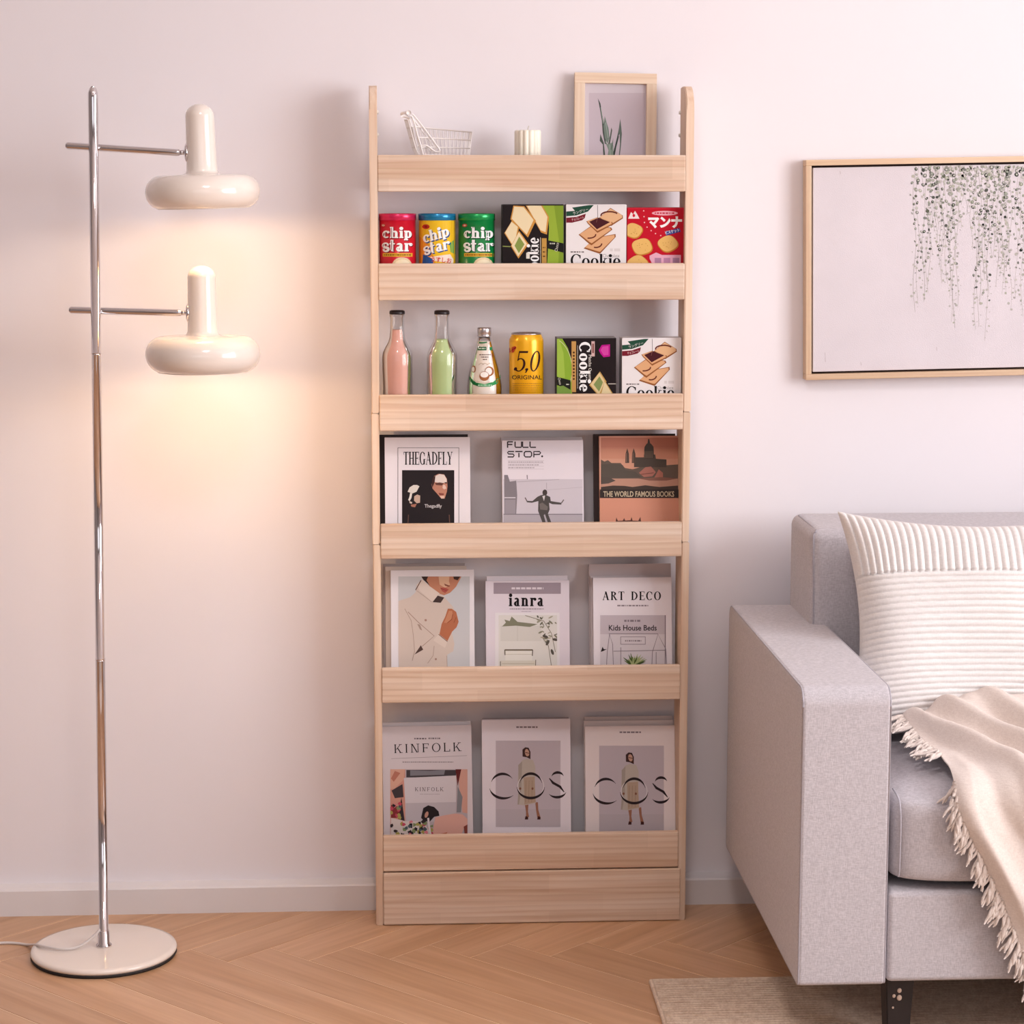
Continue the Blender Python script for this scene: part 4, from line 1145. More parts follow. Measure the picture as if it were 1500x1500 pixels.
def draw_fullstop():
    P = Print(ZF, (80, 165, 650, 900))
    c = '#463f43'
    def st(segs, wd=9):
        for s in segs: P.line(s, wd, c)
    def L_(x, y, h, ch):
        w_ = 42
        if ch == 'F': st([[(x, y), (x, y + h)], [(x, y + 2), (x + 38, y + 2)], [(x, y + 21), (x + 34, y + 21)]])
        if ch == 'U': st([[(x, y), (x, y + h - 10), (x + 4, y + h - 3), (x + 42, y + h - 3), (x + 46, y + h - 10), (x + 46, y)]])
        if ch == 'L': st([[(x, y), (x, y + h - 10), (x + 4, y + h - 3), (x + 42, y + h - 3)]])
        if ch == 'S': st([[(x + 46, y + 3), (x + 6, y + 3), (x, y + 10), (x + 6, y + 20), (x + 40, y + 21), (x + 46, y + 31), (x + 40, y + h - 3), (x, y + h - 3)]])
        if ch == 'T': st([[(x, y + 3), (x + 52, y + 3)], [(x + 26, y + 12), (x + 26, y + h)]])
        if ch == 'O': st([[(x + 8, y + 3), (x + 44, y + 3), (x + 52, y + 12), (x + 52, y + h - 12), (x + 44, y + h - 3), (x + 8, y + h - 3), (x, y + h - 12), (x, y + 12), (x + 8, y + 3), (x + 14, y + 3)]])
        if ch == 'P': st([[(x, y + h), (x, y + 3), (x + 40, y + 3), (x + 48, y + 12), (x + 40, y + 23), (x, y + 24)]])
    for i, ch in enumerate('FULL'): L_(114 + i * 53, 178, 44, ch)
    for x, ch in ((114, 'S'), (168, 'T'), (232, 'O'), (300, 'P')): L_(x, 246, 44, ch)
    P.ell(359, 283, 7, 7, c)
    for j in range(4): P.rect(115, 312 + j * 20, 372, 313.5 + j * 20, '#b5aab0')
    for j in range(3): P.tiny(118, 365 - j * 30, 320 + j * 20, 7, '#b9aeb5', j)
    P.rect(85, 445, 645, 690, '#d8d0d8'); P.poly([(180, 462), (480, 445), (480, 449), (180, 466)], '#b9b0b8'); P.poly([(380, 520), (645, 500), (645, 503), (380, 523)], '#c5bcc4')
    P.poly([(90, 415), (115, 415), (130, 462), (175, 455), (182, 560), (175, 690), (92, 690)], '#8d868c'); P.rect(92, 572, 170, 580, '#d9d2d8'); P.rect(95, 590, 170, 690, '#a59da4')
    P.line([(252, 415), (254, 445)], 7, '#9a9198'); P.line([(390, 470), (390, 515)], 4, '#b5acb4')
    P.rect(85, 690, 645, 697, '#8f878d'); P.rect(85, 697, 645, 900, '#bdb4bb')
    D, S = '#55504e', '#78706c'
    P.ell(378, 540, 17, 22, '#4c4442'); P.poly([(345, 560), (375, 552), (415, 570), (420, 600), (495, 612), (495, 625), (430, 622), (408, 612), (412, 660), (400, 690), (425, 755), (400, 755), (378, 690), (370, 700), (385, 755), (362, 755), (330, 670), (332, 600), (285, 612), (250, 608), (252, 598), (290, 600), (325, 570)], D)
    P.poly([(360, 565), (380, 560), (372, 600)], '#ded8d8'); P.line([(495, 615), (512, 590)], 7, '#6b5f5c'); P.line([(252, 602), (238, 575)], 7, '#6b5f5c')
    P.poly([(340, 620), (360, 610), (400, 640), (395, 665), (345, 660)], S)
    return P


def draw_city():
    P = Print(ZF, (766, 140, 1328, 900))
    P.rect(776, 150, 1322, 505, '#cf8d78')
    for y, c in ((150, '#c98672'), (230, '#d3957c'), (300, '#d9a188')): P.rect(776, y, 1322, y + 70, c)
    G = '#574d46'; G2 = '#6b5d53'
    P.poly([(776, 305), (800, 320), (825, 310), (850, 330), (915, 330), (945, 365), (1000, 375), (1050, 360), (1322, 340), (1322, 440), (776, 440)], G2)
    P.poly([(1010, 290), (1080, 290), (1080, 270), (1160, 270), (1165, 300), (1240, 305), (1240, 360), (1010, 360)], G)
    P.poly([(1082, 240), (1085, 215), (1098, 195), (1115, 185), (1132, 195), (1148, 215), (1150, 240), (1150, 300), (1082, 300)], '#4f463f'); P.poly([(1110, 160), (1118, 160), (1124, 192), (1106, 192)], '#4f463f')
    for x in range(1088, 1148, 10): P.line([(x, 245), (x, 295)], 3, '#8a7464')
    for x in (962, 1008): P.poly([(x - 14, 330), (x - 12, 265), (x, 225), (x + 12, 265), (x + 14, 330)], '#5d4d45'); P.line([(x - 6, 260), (x - 6, 325)], 3, '#a57e6c')
    P.poly([(776, 340), (870, 335), (930, 345), (950, 380), (1020, 392), (1060, 430), (776, 450)], '#5f564e')
    P.poly([(1045, 400), (1090, 360), (1130, 355), (1165, 395), (1140, 425), (1080, 430)], '#b4776a'); P.poly([(1150, 440), (1185, 375), (1215, 400), (1215, 445)], '#b8796a'); P.line([(1060, 410), (1150, 400)], 5, '#7c5148')
    P.rect(776, 440, 1322, 505, '#c39581'); P.poly([(776, 430), (830, 430), (880, 455), (830, 475), (776, 480)], '#5c524c')
    P.poly([(1040, 440), (1200, 430), (1320, 440), (1240, 455), (1120, 455)], '#8f6558')
    P.poly([(776, 500), (860, 490), (940, 492), (1000, 500), (1090, 488), (1190, 500), (1322, 490), (1322, 530), (776, 530)], '#4b403b')
    P.rect(768, 518, 1328, 578, '#3a3230'); P.sans('THE WORLD FAMOUS BOOKS', 792, 570, 502, 40, '#cdbb9f', bold=.02)
    P.rect(768, 578, 1328, 900, '#dc9b82')
    P.poly([(880, 745), (885, 715), (895, 740), (930, 738), (940, 720), (948, 738), (985, 735), (992, 712), (1000, 738), (1040, 740), (1055, 712), (1060, 745), (1130, 748), (1130, 754), (880, 754)], '#5f3f38')
    return P


GB = 'books on the fourth tier'; GM = 'magazines on the fifth tier'; GL = 'magazines on the lowest tier'
LEAN = R(9)
magazine('book', 'white book with two dark portraits on its cover', 564, 689, 640.5, 3, .013, '#eae2e6', -.085, LEAN, GB, draw_gadfly, cat='book')
magazine('book', 'black book mostly hidden behind the white portrait book', 556.5, 686, 636.5, 3, .011, '#332b2c', -.0712, LEAN, GB, cat='book')
magazine('book', 'pale grey book showing a dancing man in a suit', 736, 855, 645, 3, .012, '#e2dae1', -.085, LEAN, GB, draw_fullstop, cat='book')
magazine('book', 'grey book just peeking out behind the dancing man book', 734.5, 853.5, 640.5, 3, .009, '#b9b0b3', -.072, LEAN, GB, cat='book')
magazine('book', 'terracotta book with a domed cathedral on its cover', 878.5, 996, 638.5, 3, .014, '#d8a08c', -.085, LEAN, GB, draw_city, cat='book')
magazine('book', 'dark book peeking out left of the terracotta cathedral book', 870, 990, 635.5, 3, .012, '#3a2d2c', -.0702, LEAN, GB, cat='book')


def draw_fashion():
    P = Print(ZG, (205, 160, 972, 1250))
    P.rect(205, 160, 972, 1250, '#f4eef2'); P.rect(272, 215, 925, 1250, '#d3d2d4'); P.clip = (272, 215, 925, 1250)
    P.poly([(272, 440), (380, 405), (430, 360), (440, 290), (490, 240), (560, 310), (640, 370), (690, 400), (770, 490), (800, 560), (760, 720), (785, 830), (775, 900), (720, 930), (715, 1250), (290, 1250), (272, 960)], '#ddcbbf')
    P.poly([(495, 215), (850, 215), (800, 310), (745, 365), (690, 388), (620, 365), (555, 300)], '#c9896c')
    P.poly([(640, 215), (740, 215), (735, 260), (745, 290), (700, 320), (650, 290)], '#e3b797')
    P.poly([(482, 215), (545, 215), (530, 250), (560, 300), (500, 245)], '#3d2d2b'); P.poly([(775, 215), (840, 215), (815, 250), (780, 240)], '#4a342f')
    P.poly([(690, 280), (745, 300), (735, 310), (700, 300)], '#8f5444'); P.poly([(655, 318), (700, 316), (735, 335), (700, 368), (672, 350)], '#b65a50'); P.line([(660, 325), (715, 345)], 4, '#7c3a36')
    P.poly([(440, 290), (490, 240), (560, 305), (650, 370), (580, 450), (470, 350)], '#e8d7cb'); P.line([(440, 345), (580, 450)], 4, '#b7a193')
    P.poly([(585, 450), (632, 390), (692, 408), (660, 456)], '#4a3b39'); P.line([(430, 340), (480, 250)], 8, '#6a4a40')
    P.line([(330, 510), (390, 620), (410, 760), (420, 900)], 6, '#bda597'); P.line([(360, 540), (450, 630), (600, 760), (490, 855)], 6, '#a98d7f'); P.line([(600, 850), (590, 940), (540, 1010)], 6, '#bfa799')
    P.poly([(420, 930), (478, 845), (500, 885)], '#5d4741'); P.poly([(445, 650), (470, 655), (490, 710), (470, 700)], '#b39a8c')
    P.ell(522, 615, 11, 11, '#b08d7e'); P.ell(615, 972, 10, 10, '#b08d7e')
    P.poly([(725, 510), (760, 510), (802, 540), (824, 630), (805, 680), (765, 720), (722, 805), (648, 745), (668, 650), (702, 580)], '#bf7655')
    P.poly([(735, 530), (765, 530), (770, 590), (720, 640), (690, 640)], '#d1906d'); P.line([(770, 560), (760, 610), (720, 640)], 5, '#8f4c34'); P.line([(800, 590), (780, 640)], 5, '#9a5840')
    P.poly([(640, 745), (720, 810), (700, 870), (590, 800)], '#e6d5c9'); P.line([(640, 745), (722, 812)], 6, '#7a564a')
    P.line([(420, 900), (400, 985)], 6, '#b79f91'); P.line([(715, 940), (720, 1050)], 5, '#bda899')
    return P


def draw_ianra():
    P = Print(ZH, (95, 165, 640, 980))
    P.rect(146, 192, 580, 264, '#a99aa4'); P.tiny(262, 468, 222, 13, '#eadfe6', 5)
    P.serif('ianra', 244, 344, 224, 80, '#1c1619', T=.21, t=.08, sf=.06, sp=.12)
    P.tiny(250, 470, 358, 7, '#a89ca5', 3); P.tiny(325, 390, 376, 4, '#b5aab2', 3)
    P.rect(156, 386, 572, 980, '#f3eef0'); P.clip = (178, 402, 556, 980)
    P.rect(178, 402, 556, 980, '#e9e5df'); P.rect(190, 470, 455, 570, '#dfdbd4'); P.line([(300, 470), (300, 570)], 3, '#cfcac3')
    for q in ([(200, 475), (225, 450), (215, 430), (250, 440), (262, 410), (300, 445), (430, 460), (380, 478), (290, 470)],): P.poly(q, '#8b8a74')
    rn = random.Random(4); P.line([(350, 404), (470, 440), (520, 520), (545, 640)], 4, '#8c8474'); P.line([(460, 545), (500, 600), (520, 735)], 4, '#8c8474')
    for _ in range(30):
        x = rn.uniform(430, 555); y = rn.uniform(404, 570); P.ell(x, y, rn.uniform(8, 18), rn.uniform(3, 6), rn.choice(('#8f8c76', '#a6a28c', '#6d6b5c', '#b9b19d')), rn.uniform(-60, 60), 8)
    for x, y, a in ((495, 580, -60), (525, 640, 70), (480, 540, 20), (545, 560, 10)): P.ell(x, y, 20, 9, '#5f5850', a, 10)
    P.rect(218, 622, 398, 632, '#7d7263'); P.rect(222, 632, 395, 700, '#f1ede4'); P.line([(218, 625), (220, 660)], 6, '#6e6456'); P.line([(398, 625), (396, 665)], 6, '#6e6456'); P.line([(225, 655), (392, 655)], 3, '#cfc7b6')
    P.rect(190, 695, 418, 980, '#e4ddcf'); P.line([(190, 700), (190, 740)], 5, '#7d7263'); P.line([(418, 690), (416, 740)], 5, '#7d7263'); P.line([(200, 715), (408, 715)], 4, '#c5bba6')
    return P


def draw_artdeco():
    P = Print(ZH, (792, 165, 1300, 980))
    P.serif('ART', 850, 305, 140, 56, '#1e181b', T=.19, t=.06, sf=.06, sp=.18); P.serif('DECO', 1035, 305, 192, 56, '#1e181b', T=.19, t=.06, sf=.06, sp=.18)
    P.tiny(945, 1145, 336, 9, '#9b8f97', 2)
    P.rect(835, 402, 1258, 980, '#d3c8d0'); P.rect(1252, 402, 1258, 720, '#8a7d86'); P.rect(835, 525, 1252, 980, '#e3dbe1')
    P.tiny(990, 1098, 432, 13, '#8f848c', 7)
    P.sans('Kids House Beds', 890, 502, 310, 36, '#3a3236', bold=.018)
    c = '#8d828a'
    for pts in ([(875, 740), (880, 640), (895, 525), (915, 590), (920, 740)], [(890, 522), (1208, 522)], [(1172, 640), (1208, 525), (1258, 620)], [(1172, 640), (1168, 740)], [(1258, 620), (1266, 740)], [(968, 610), (968, 740)], [(920, 635), (1260, 628)], [(1196, 640), (1196, 740)]): P.line(pts, 4, c)
    P.frame(965, 540, 1128, 592, 4, '#9a8e97'); P.tiny(995, 1102, 563, 9, '#8f848c', 4)
    P.poly([(838, 640), (850, 605), (858, 622), (878, 622), (858, 632)], '#2d2629')
    rn = random.Random(2)
    P.clip = (792, 640, 1300, 980)
    for k in range(26):
        a = R(-90 + rn.uniform(-65, 65)); l = rn.uniform(50, 95); P.line([(1048, 735), (1048 + l * .6 * math.cos(a), 735 + l * .6 * math.sin(a)), (1048 + l * math.cos(a) * 1.1, 735 + l * math.sin(a))], 13, rn.choice(('#8fa05f', '#6d7f45', '#b4bf86', '#55663a')), [1, .8, .15])
    return P


magazine('magazine', 'magazine with a woman in a beige jacket on a white cover', 572.8, 695, 835, 4, .010, '#efe9ee', -.082, LEAN, GM, draw_fashion)
magazine('magazine', 'beige edged magazine directly behind the beige jacket cover', 565, 684, 829.5, 4, .009, '#d9cac0', -.0712, LEAN, GM)
magazine('magazine', 'grey magazine rearmost of the pile behind the beige jacket cover', 561.5, 681.5, 825.5, 4, .009, '#bdb2b2', -.0615, LEAN, GM)
magazine('magazine', 'lilac magazine with a serif title over a pale bedroom picture', 711.8, 834.5, 850.5, 4, .011, '#ddd3db', -.082, LEAN, GM, draw_ianra)
magazine('magazine', 'pale magazine peeking out above the lilac bedroom cover', 713.5, 832, 843.5, 4, .010, '#e6dde3', -.070, LEAN, GM)
magazine('magazine', 'white magazine about art deco with a house bed drawing', 869.3, 984.5, 846, 4, .010, '#ebe4ea', -.082, LEAN, GM, draw_artdeco)
magazine('magazine', 'patterned spine magazine just left of the house bed cover', 865.5, 982, 843, 4, .008, '#cfc5c8', -.0712, LEAN, GM)
magazine('magazine', 'tall grey magazine rearmost at the right end of fifth tier', 863.5, 983.5, 826, 4, .009, '#d2c6c9', -.0625, LEAN, GM)


def draw_kinfolk():
    P = Print(ZI, (142, 215, 950, 1400))
    P.tiny(418, 528, 318, 13, '#7d7378', 3); P.tiny(548, 655, 316, 13, '#7d7378', 4)
    P.serif('KINFOLK', 236, 458, 612, 80, '#2a2428', T=.115, t=.06, sf=.045, sp=.32, rot=-1.8)
    P.line([(208, 508), (900, 480)], 3, '#9d9298'); P.tiny(310, 775, 535, 8, '#9d9298', 6)
    P.clip = (198, 605, 905, 1400)
    P.rect(198, 605, 905, 1400, '#c9bcc2')
    P.rect(198, 605, 335, 1400, '#dfa393'); P.poly([(198, 605), (330, 605), (320, 700), (240, 780), (198, 790)], '#e9b7a2')
    for pts, c in (([(240, 620), (290, 640), (230, 720), (205, 690)], '#c88370'), ([(210, 800), (310, 740), (320, 860), (240, 870)], '#4c4348'), ([(300, 860), (330, 1080), (270, 1060), (285, 950)], '#3d353a'), ([(205, 930), (290, 950), (280, 1050), (205, 1050)], '#8e3b3f')): P.poly(pts, c)
    P.rect(345, 612, 800, 680, '#4d474c'); P.poly([(380, 615), (560, 620), (700, 612), (690, 655), (380, 665)], '#8b8a92')
    P.poly([(820, 605), (905, 605), (905, 1010), (860, 1000), (830, 780)], '#e4b0a0'); P.poly([(795, 605), (848, 605), (815, 760)], '#6e2f2f'); P.poly([(815, 760), (860, 860), (845, 1000), (805, 1000)], '#8f9096')
    P.poly([(322, 685), (800, 662), (800, 1085), (345, 1085)], '#e6dfe5'); P.poly([(338, 915), (800, 905), (800, 1085), (345, 1085)], '#cfc8d0')
    P.serif('KINFOLK', 425, 806, 260, 36, '#544b50', T=.13, t=.07, sf=.045, sp=.36); P.tiny(470, 650, 830, 5, '#b9aeb5', 2)
    rn = random.Random(11)
    P.poly([(205, 1050), (335, 1080), (500, 1080), (560, 1180), (600, 1400), (198, 1400)], '#e8dcd8')
    for _ in range(60):
        x = rn.uniform(200, 590); y = rn.uniform(900 if x < 300 else 1085, 1250); c = rn.choice(('#332c30', '#d2556b', '#e78a97', '#55636a', '#8c9b6c', '#b8ad62', '#3a3034'))
        P.poly([(x + rn.uniform(8, 26) * math.cos(a), y + rn.uniform(8, 26) * math.sin(a)) for a in [j * 2 * math.pi / 6 for j in range(6)]], c)
    P.poly([(480, 1050), (500, 960), (545, 935), (600, 950), (640, 990), (648, 1030), (600, 1040), (560, 1085), (510, 1080)], '#2f282b'); P.ell(530, 1020, 16, 30, '#cf9d8c', 20)
    P.line([(545, 1050), (552, 1120), (575, 1250)], 18, '#efe6e8')
    P.poly([(610, 1045), (700, 1025), (790, 1010), (860, 1018), (905, 1060), (905, 1120), (870, 1150), (850, 1200), (840, 1400), (600, 1400), (590, 1150)], '#e9b6a9'); P.poly([(640, 1200), (720, 1180), (690, 1260), (640, 1260)], '#cf7d62'); P.poly([(870, 1130), (905, 1110), (905, 1200), (880, 1210)], '#8f4a40')
    return P


def draw_cos(dx, dy, clip):
    def f():
        P = Print(ZJ, clip)
        P.tiny(292 + dx, 430 + dx, 150 + dy, 10, '#8d8087', 5)
        P.rect(160 + dx, 242 + dy, 578 + dx, 800 + dy, '#d2c7d0'); P.rect(160 + dx, 685 + dy, 578 + dx, 800 + dy, '#cbc1c9')
        M_ = lambda pts: [(x + dx, y + dy) for x, y in pts]
        P.poly(M_([(345, 640), (372, 640), (368, 700), (375, 735), (355, 740), (355, 700)]), '#a8755f'); P.poly(M_([(415, 640), (432, 640), (435, 690), (448, 735), (428, 740), (420, 690)]), '#a8755f')
        for x in (357, 437): P.poly(M_([(x - 10, 752), (x - 5, 730), (x + 12, 735), (x + 12, 752)]), '#4a2723')
        P.poly(M_([(330, 370), (360, 358), (400, 368), (415, 410), (415, 480), (410, 560), (420, 645), (345, 660), (300, 655), (310, 560), (302, 500), (308, 400)]), '#cdc3b9')
        P.poly(M_([(340, 480), (410, 475), (418, 640), (345, 655)]), '#c2ab97'); P.poly(M_([(305, 400), (330, 375), (325, 560), (310, 655), (300, 655), (308, 540)]), '#b7aca2')
        for x in (355, 375, 395): P.line(M_([(x, 500), (x - 3, 640)]), 3, '#a8917e')
        P.poly(M_([(333, 345), (332, 300), (350, 285), (372, 288), (384, 315), (384, 362), (360, 350)]), '#47302f'); P.ell(362 + dx, 320 + dy, 14, 24, '#d3a894', -10); P.line(M_([(350, 318), (376, 324)]), 5, '#6d463e')
        P.ell(318 + dx, 552 + dy, 7, 8, '#8f6352'); P.ell(397 + dx, 552 + dy, 7, 8, '#8f6352')
        K = '#33292c'; Wt = '#f6f1f3'
        def cut(cx, cy, rx, ry, a0, a1): P.arc(cx + dx, cy + dy, rx, ry, a0, a1, 17, K, 22, True)
        for cx, e in ((208, True), (386, False)):
            P.arc(cx + dx, 535 + dy, 84, 76, 110 if e else 0, 300 if e else 360, 4, Wt, 26)
        cut(205, 535, 78, 78, 200, 322); cut(212, 535, 94, 80, 168, 50)
        cut(386, 535, 74, 80, 195, 345); cut(386, 535, 90, 78, 175, 5)
        cut(560, 482, 40, 34, 195, 340); P.line(M_([(505, 485), (530, 515), (575, 540), (602, 575)]), 16, K, [.3, 1, 1, .3]); cut(555, 560, 62, 48, 20, 145)
        return P
    return f


magazine('magazine', 'grey magazine with a hand holding a small white booklet', 562.2, 693, 1064, 5, .012, '#d9d0d5', -.083, LEAN, GL, draw_kinfolk, roll=R(-.6))
magazine('magazine', 'white edged magazine behind the one with a hand and booklet', 563, 692, 1058.5, 5, .010, '#e9e2e6', -.070, LEAN, GL, roll=R(-.6))
magazine('magazine', 'cool white fashion magazine in the middle of the lowest tier', 706.3, 836, 1053.8, 5, .011, '#e9e2ea', -.083, LEAN, GL, draw_cos(0, 0, (75, 106, 640, 1100)))
magazine('magazine', 'magazine almost wholly hidden behind the middle fashion magazine', 707, 834, 1051.8, 5, .009, '#b5a6a9', -.071, LEAN, GL)
magazine('magazine', 'warm white fashion magazine at the right end of the lowest tier', 857.5, 989, 1063.3, 5, .010, '#ebe0e1', -.083, LEAN, GL, draw_cos(668, 33, (742, 150, 1322, 1100)))
magazine('magazine', 'white magazine second in the pile at the right of lowest tier', 856, 987, 1055.5, 5, .009, '#e3d8d8', -.072, LEAN, GL)
magazine('magazine', 'magazine rearmost in the pile at the right of lowest tier', 857, 985.5, 1049.5, 5, .009, '#d8cccb', -.0622, LEAN, GL)

# ================================================================== framed botanical canvas
AY = -.034
ptl, pbl, ptr, pbr = hit(1184, 235, AY), hit(1180.5, 557, AY), hit(1500, 231.5, AY), hit(1500, 547.5, AY)
aw, ah = 0.84, ptl.z - pbl.z + .001; tilt = math.atan2((ptr.z - ptl.z) + (pbr.z - pbl.z), (ptr.x - ptl.x) * 2)
art = tag(empty('wall_art', (pbl.x, -.002, pbl.z), (0, -tilt, 0)), 'framed canvas of trailing green vines hanging above the sofa', 'painting')
fwid = .011; dpt = .032
for (a0, a1, b0, b1, m) in ((0, aw, ah - fwid, ah, ART_WOOD_X), (0, aw, 0, fwid, ART_WOOD_X), (0, fwid, fwid, ah - fwid, ART_WOOD_Z), (aw - fwid, aw, fwid, ah - fwid, ART_WOOD_Z)):
    boxo('frame_rail', a0, a1, -dpt, 0, b0, b1, m, art, bev=.001)
boxo('frame_back', fwid, aw - fwid, -.008, -.004, fwid, ah - fwid, mat('frame_gap', '#3a2622', .9), art)
boxo('canvas', fwid + .004, aw - fwid - .004, -.024, -.0081, fwid + .004, ah - fwid - .004, mat('canvas', '#d8d0d5', .9, var=.03, scale=9, bump=.25, bscale=500), art, bev=.001)
MA = parent_matrix(art); an = MA.to_3x3() @ Vector((0, -1, 0)); ap = MA @ Vector((0, -.024, 0))
rn = random.Random(21)
P = Print((1160, 220, 4.2857)); P.clip = (172, 96, 2900, 1400)
VC = ('#5f665c', '#7a8276', '#9aa093', '#4b5148', '#8c9180', '#b3b5a9', '#a6a2a2', '#6d7a5c')
strands = []
for x0, x1, n, ymin, ymax in ((765, 795, 2, 850, 1090), (820, 870, 3, 800, 990), (870, 960, 7, 480, 960), (960, 1045, 5, 800, 1140), (1050, 1130, 5, 330, 660), (1140, 1240, 6, 700, 1260), (1240, 1320, 6, 560, 860), (1320, 1380, 4, 700, 1030), (1400, 1480, 4, 600, 1150), (1480, 1900, 22, 350, 950), (1900, 2300, 15, 250, 600)):
    for k in range(n): strands.append((x0 + (x1 - x0) * (k + rn.uniform(.2, .8)) / n, rn.uniform(ymin, ymax)))
for x, yend in strands:
    ph = rn.uniform(0, 6); pts = [(x + 12 * math.sin(ph + j * .9) * (1 - .3 * j / 12), 98 + (yend - 98) * j / 12) for j in range(13)]
    cst = rn.choice(('#c3bcb9', '#cbc4c1', '#b3ada9'))
    for a, b in zip(pts, pts[1:]):
        P.poly([(a[0] - 1, a[1]), (b[0] - 1, b[1]), (b[0] + 1, b[1]), (a[0] + 1, a[1])], cst, 1)
    y = 100 + rn.uniform(0, 25)
    while y < yend:
        f = y / 1250; i = min(11, int((y - 98) / max(1, yend - 98) * 12)); xx = pts[i][0] + rn.gauss(0, 12)
        g_ = y / yend
        r = rn.uniform(7, 14.5) * (1.08 - .5 * g_); ly = rn.randint(2, 7); dark = rn.random()
        if g_ > .8 or dark < .38: col = rn.choice(('#c3bfba', '#b5b1ad', '#cdc8c3', '#bfbdb0'))
        elif dark < .72: col = rn.choice(('#8d8f89', '#9b9d95', '#7f827c', '#a2a39a'))
        else: col = rn.choice(('#4c504a', '#5d605a', '#3e423d', '#686b5d'))
        if y < 330 and rn.random() < .15: col = rn.choice(('#8a9080', '#9aa08c', '#b3b5a5'))
        if r > 6.5: 
            P.ell(xx, y, r, r * rn.uniform(.6, .95), col, rn.uniform(0, 180), 10, ly)
            if rn.random() < .75: P.ell(xx + 1.5, y - 1.5, r * .52, r * .42, rn.choice(('#c9cabd', '#d6d2cb', '#b1b6a6')), rn.uniform(0, 180), 8, ly + 1)
        else:
            an_ = rn.uniform(-70, 70); P.ell(xx, y, r, r * .38, col, an_, 7, ly)
        y += rn.uniform(20, 46)
for _ in range(150):
    x = rn.uniform(870, 2300); y = 98 + abs(rn.gauss(0, 75)); P.ell(x, y, rn.uniform(9, 20), rn.uniform(5, 12), rn.choice(('#cfc9c4', '#bfbdb4', '#d4cdc9', '#aeb0a2')), rn.uniform(0, 180), 9, 1)
for x, y, l in ((205, 1270, 60), (300, 130, 20), (430, 1330, 20), (905, 1235, 25)): P.poly([(x, y), (x + 4, y), (x + 8, y + l), (x + 3, y + l)], '#d3c8cc', 1)
P.build('painted_vines', art, lambda a, b: onplane(a, b, ap, an), lambda wp: an, INK_MATT)

# ================================================================== rug
rc = onz(950, 1441); RX0, RY1 = rc.x, rc.y
bm = bmesh.new(); box(bm, RX0, 2.75, RY1 - 1.7, RY1, .0004, .010, .004, 2)
rug = tag(obj('rug', bm, RUG_F), 'flat woven beige rug under the front of the sofa', 'rug')
nx = 22
bm = bmesh.new()
for i in range(62):
    y = RY1 - .012 - i * .011
    tube(bm, [(RX0 + .006 + (k * .5), y + .0015 * math.sin(k * 5 + i), .0098) for k in range(5)], .0034, 5, False)
ro = obj('woven_ribs', bm, RUG_F, rug, True); ro['kind'] = 'stuff'

# ================================================================== sofa
AX0, AX1, AZ0, AZ1, AYF, AYB = .648, .792, .138, .628, -.872, -.095
sofa = tag(empty('sofa', (.65, -.87, 0)), 'light grey linen sofa with a square arm and dark legs', 'sofa')
SO = Vector(sofa.location)
RX = 2.52


def sofao(name, bm, m, smooth=True, parent=sofa):
    bmesh.ops.translate(bm, verts=bm.verts, vec=-SO); return obj(name, bm, m, parent, smooth)


def wnorm(o):
    o.modifiers.new('normals', 'WEIGHTED_NORMAL').keep_sharp = True; return o


def corner(cy_, cz_, r, a0, a1, n=7):
    return [(cy_ + r * math.cos(R(a0 + (a1 - a0) * k / n)), cz_ + r * math.sin(R(a0 + (a1 - a0) * k / n))) for k in range(n + 1)]


for x0, x1 in ((AX0, AX1), (RX - .144, RX)):
    pr = corner(AYF + .03, AZ1 - .03, .03, 180, 90) + corner(AYB - .03, AZ1 - .036, .03, 90, 0) + corner(AYB - .012, AZ0 + .012, .012, 0, -90) + corner(AYF + .008, AZ0 + .008, .008, -90, -180)
    bm = bmesh.new(); n = len(pr)
    def inset(i, d):
        t = (Vector(pr[(i + 1) % n]) - Vector(pr[i])).normalized() + (Vector(pr[i]) - Vector(pr[i - 1])).normalized(); t.normalize()
        return pr[i][0] + t.y * d, pr[i][1] - t.x * d
    rings = [[bm.verts.new((x, *inset(i, d))) for i in range(n)] for x, d in ((x0, .007), (x0 + .0006, .0040), (x0 + .0021, .0020), (x0 + .0042, .0006), (x0 + .007, 0), (x1 - .007, 0), (x1 - .0042, .0006), (x1 - .0021, .0020), (x1 - .0006, .0040), (x1, .007))]
    for A, B in zip(rings, rings[1:]):
        for i in range(n): bm.faces.new((A[i], A[(i + 1) % n], B[(i + 1) % n], B[i]))
    bm.faces.new(rings[0][::-1]); bm.faces.new(rings[-1])
    arm_ = wnorm(sofao('armrest', bm, SOFA_F))
    bm = bmesh.new()
    for xx in (x0 + .0021, x1 - .0021):
        lp = [(xx, *inset(i, .0021)) for i in range(n)]
        tube(bm, lp + lp[:1], .0016, 8)
    sofao('arm_piping', bm, PIPE_F, True, arm_)
bm = bmesh.new(); box(bm, AX1 + .0015, RX - .1455, AYF + .004, AYB - .02, AZ0 + .002, .292, .01, 3); wnorm(sofao('seat_base', bm, SOFA_F))
mid = (AX1 + RX - .144) / 2


